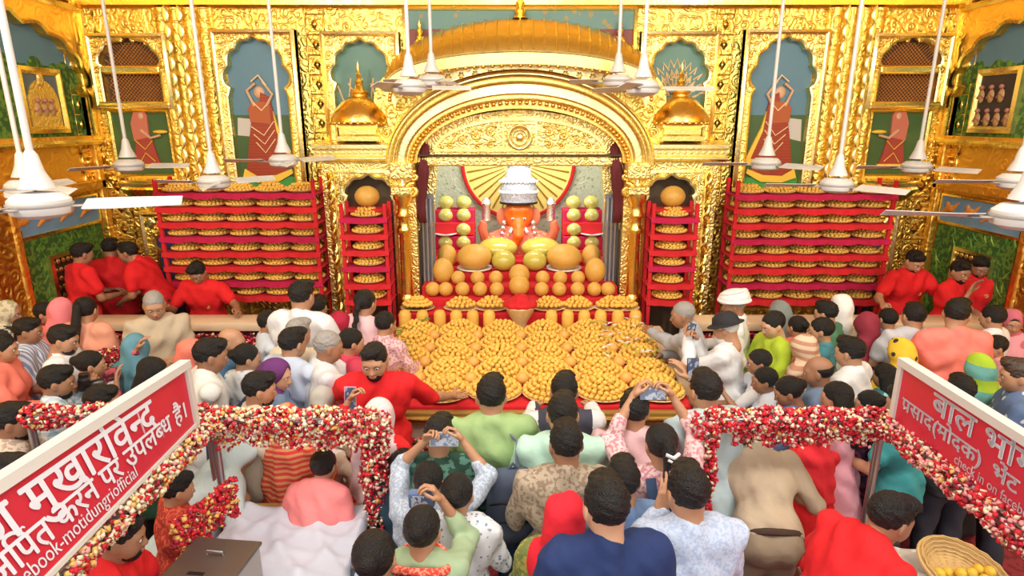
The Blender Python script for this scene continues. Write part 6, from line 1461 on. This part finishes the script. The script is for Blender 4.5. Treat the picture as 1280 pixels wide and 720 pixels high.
# basket table lower right
t = thing('covered_table', 'small white-covered table at the lower right corner', 'table', (2.22, 2.62, 0))
for sx in (-1, 1):
    for sy in (-1, 1): MB().bbox(sx*.28-.02, sx*.28+.02, sy*.32-.02, sy*.32+.02, 0, .84, .005).build('leg', STEEL, t)
MB().bbox(-.31, .31, -.36, .36, .82, .845, .006).build('table_top', WOOD, t)
v_, f__ = clothv(.32, .37, .852, .22, .010, 5, 40)
link('tablecloth', newmesh('tablecloth', v_, f__, None, [cl('newsprint', (.66, .64, .60), pattern='noise', c2=(.50, .46, .42), scale=6)]), None, 'stained white paper cloth on the lower right table', 'tablecloth', loc=(2.22, 2.62, 0))
bk = thing('basket', 'round shallow cane basket holding yellow laddus, lower right', 'basket', (2.24, 2.70, .875))
WK = mat('cane', (.62, .42, .17), .7, bump=.3)
MB().lathe([(0, 0), (.10, 0), (.17, .03), (.215, .075), (.208, .08), (.16, .036), (.1, .008), (0, .008)], 32).build('shell', WK, bk, smooth=True)
for k in range(8):
    r_ = .10+.0145*k; z = .006+.0095*k*k*.14+.004*k; MB().tube([((r_)*math.cos(2*PI*i/36), (r_)*math.sin(2*PI*i/36), z+.004*(1 if i % 2 else -1)) for i in range(37)], .0045, 5, caps=False).build('cane_ring', WK, bk, smooth=True)
MB().tube([(.213*math.cos(2*PI*i/36), .213*math.sin(2*PI*i/36), .08) for i in range(37)], .010, 7, caps=False).build('rim', WK, bk, smooth=True)
bk.rotation_euler = (R(12), R(6), 0)
YL = mat('laddu_yellow', (.80, .52, .05), .55, bump=.5, bscale=120)
ylm = MB().ball((0, 0, 0), .028, 10, 8).mesh('laddu', [YL], True); rr = random.Random(2)
wp_ = ['by the left rim', 'left of the middle, front', 'left of the middle, back', 'in the middle, front', 'in the middle, back', 'right of the middle, front', 'right of the middle, back', 'near the right rim, front', 'near the right rim, back', 'by the right rim', 'on top, left', 'on top, right']
for k, (x, y, z) in enumerate([(-.12, -.02, .045), (-.07, -.06, .035), (-.06, .0, .035), (-.01, -.07, .035), (0, -.01, .033), (.05, -.06, .035), (.055, 0, .036), (.10, -.04, .05), (.11, .02, .052), (.145, -.01, .072), (-.03, -.04, .078), (.03, -.035, .078)]):
    link('laddu', ylm, None, 'yellow laddu in the cane basket, %s' % wp_[k], 'sweet', 'yellow laddus in the cane basket', loc=(2.24+x, 2.70+y, .885+z+.2*y*.9-.1*x*.9))
# orange and green cloth looped inside the right barricade
b = MB(); pts = [atY(x, y, Y) for x, y, Y in ((1052, 560, 4.0), (1040, 592, 3.95), (1025, 625, 3.9), (1005, 655, 3.82), (985, 672, 3.75), (970, 688, 3.7), (985, 700, 3.6), (1012, 700, 3.55))]
b.tube(pts, [.05, .06, .06, .06, .065, .06, .06, .05], 10, flat=.45); b.build('hanging_cloth', cl('orange_green', (.62, .25, .03), pattern='vstripe', c2=(.16, .20, .03), scale=5), None, smooth=True, label='twisted orange and olive cloth hanging inside the right barricade', cat='cloth')
MB().bbox(1.75, 2.45, 3.3, 3.95, 0, .42, .02).build('crate', cl('pink_crate', (.55, .30, .26)), None, label='low covered crate of petals inside the right barricade', cat='crate')
petals('petal_heap', np.stack([1.8+.6*nrg.rand(900), 3.35+.55*nrg.rand(900), .43+.03*nrg.rand(900)], 1), 'loose dark rose petals on the low crate', cat='petals', w=(.3, .5, .06, .1, .04))
petals('flower_garland', np.concatenate([np.stack([X+.03*nrg.randn(160), 3.22+.03*nrg.randn(160), 1.15-.8*nrg.rand(160)], 1) for X in (-.74, -.70, -.79)]), 'dark rose strings hanging right of the left garland post', w=(.4, .4, .05, .12, .03))

# ceiling and fans
CZ = 5.62
MB().box(-XW-.2, XW+.2, -2.5, YW+.25, CZ, CZ+.1).build('ceiling', mat('ceiling_cream', (.80, .70, .50), .7), kind='structure')
FW = mat('fan_white', (.60, .59, .57), .35); FB = mat('fan_band', (.35, .33, .31), .4)
def fan(x, y, zc, ang, label, bl=.56):
    d = ray(x, y); p = CAM+d*(zc); o = thing('ceiling_fan', label, 'fan', p)
    h_ = CZ-p.z
    MB().tube([(0, 0, .12), (0, 0, h_)], .017, 10).build('down_rod', FW, o, smooth=True)
    MB().lathe([(.018, .30), (.03, .28), (.045, .2), (.075, .13), (.08, .115), (0, .115)], 20).build('bell_cover', FW, o, smooth=True)
    MB().lathe([(.02, .10), (.10, .09), (.135, .06), (.14, .02), (.13, -.01), (.09, -.03), (.02, -.04), (0, -.04)], 28).build('motor', FW, o, smooth=True)
    MB().lathe([(.1405, .045), (.143, .04), (.143, .03), (.1405, .025)], 28).build('motor_band', FB, o, smooth=True)
    MB().lathe([(0, h_), (.08, h_), (.075, h_-.04), (.02, h_-.1), (0, h_-.1)], 16).build('ceiling_cup', FW, o, smooth=True)
    for k in range(3):
        a = R(ang+120*k); M = Matrix.Rotation(a, 4, 'Z')
        b = MB(); n = 10; vs = []
        for i in range(n+1):
            t = i/n; X = .17+(bl-.17)*t+.02; w_ = .045+.028*math.sin(PI*min(1, t*1.25)**.8)+.01*(1-t); w_ *= (1 if i < n else .75); 
            vs += [(X, -w_, .028-.018+.0), (X, w_, .028+.018), (X, w_, .032+.018), (X, -w_, .014)]
        b.add(vs, [(i*4+j, (i+1)*4+j, (i+1)*4+(j+1) % 4, i*4+(j+1) % 4) for i in range(n) for j in range(4)]+[(3, 2, 1, 0), (n*4, n*4+1, n*4+2, n*4+3)], M=M)
        bd = b.build('blade', FW, o)
        MB().bbox(.10, .24, -.025, .025, .018, .026, .003, M=M).build('bracket', FB, bd)
fan(52, 264, 3.1, 18, 'large white ceiling fan nearest on the left', .62)
fan(34, 240, 4.7, 95, 'white ceiling fan just behind the nearest left one')
fan(268, 232, 5.5, 170, 'white ceiling fan in front of the left ribbed pilaster')
fan(355, 205, 6.1, 175, 'white ceiling fan before the left veiled woman mural', .6)
fan(162, 211, 6.2, 5, 'white ceiling fan before the far left lattice niche')
fan(512, 114, 5.2, 8, 'white ceiling fan before the left peacock mural', .5)
fan(540, 106, 6.0, 62, 'white ceiling fan close over the canopy, left', .45)
fan(803, 115, 5.2, 4, 'white ceiling fan before the right peacock mural', .6)
fan(772, 106, 6.0, 55, 'white ceiling fan close over the canopy, right', .45)
fan(957, 209, 6.1, 178, 'white ceiling fan before the right veiled woman mural', .6)
fan(1045, 236, 5.4, 178, 'white ceiling fan in front of the right ribbed pilaster', .6)
fan(1145, 213, 6.2, 176, 'white ceiling fan before the far right lattice niche')
fan(1270, 232, 4.8, 178, 'white ceiling fan just behind the nearest right one', .6)
fan(1277, 278, 3.1, 168, 'large white ceiling fan nearest on the right', .62)
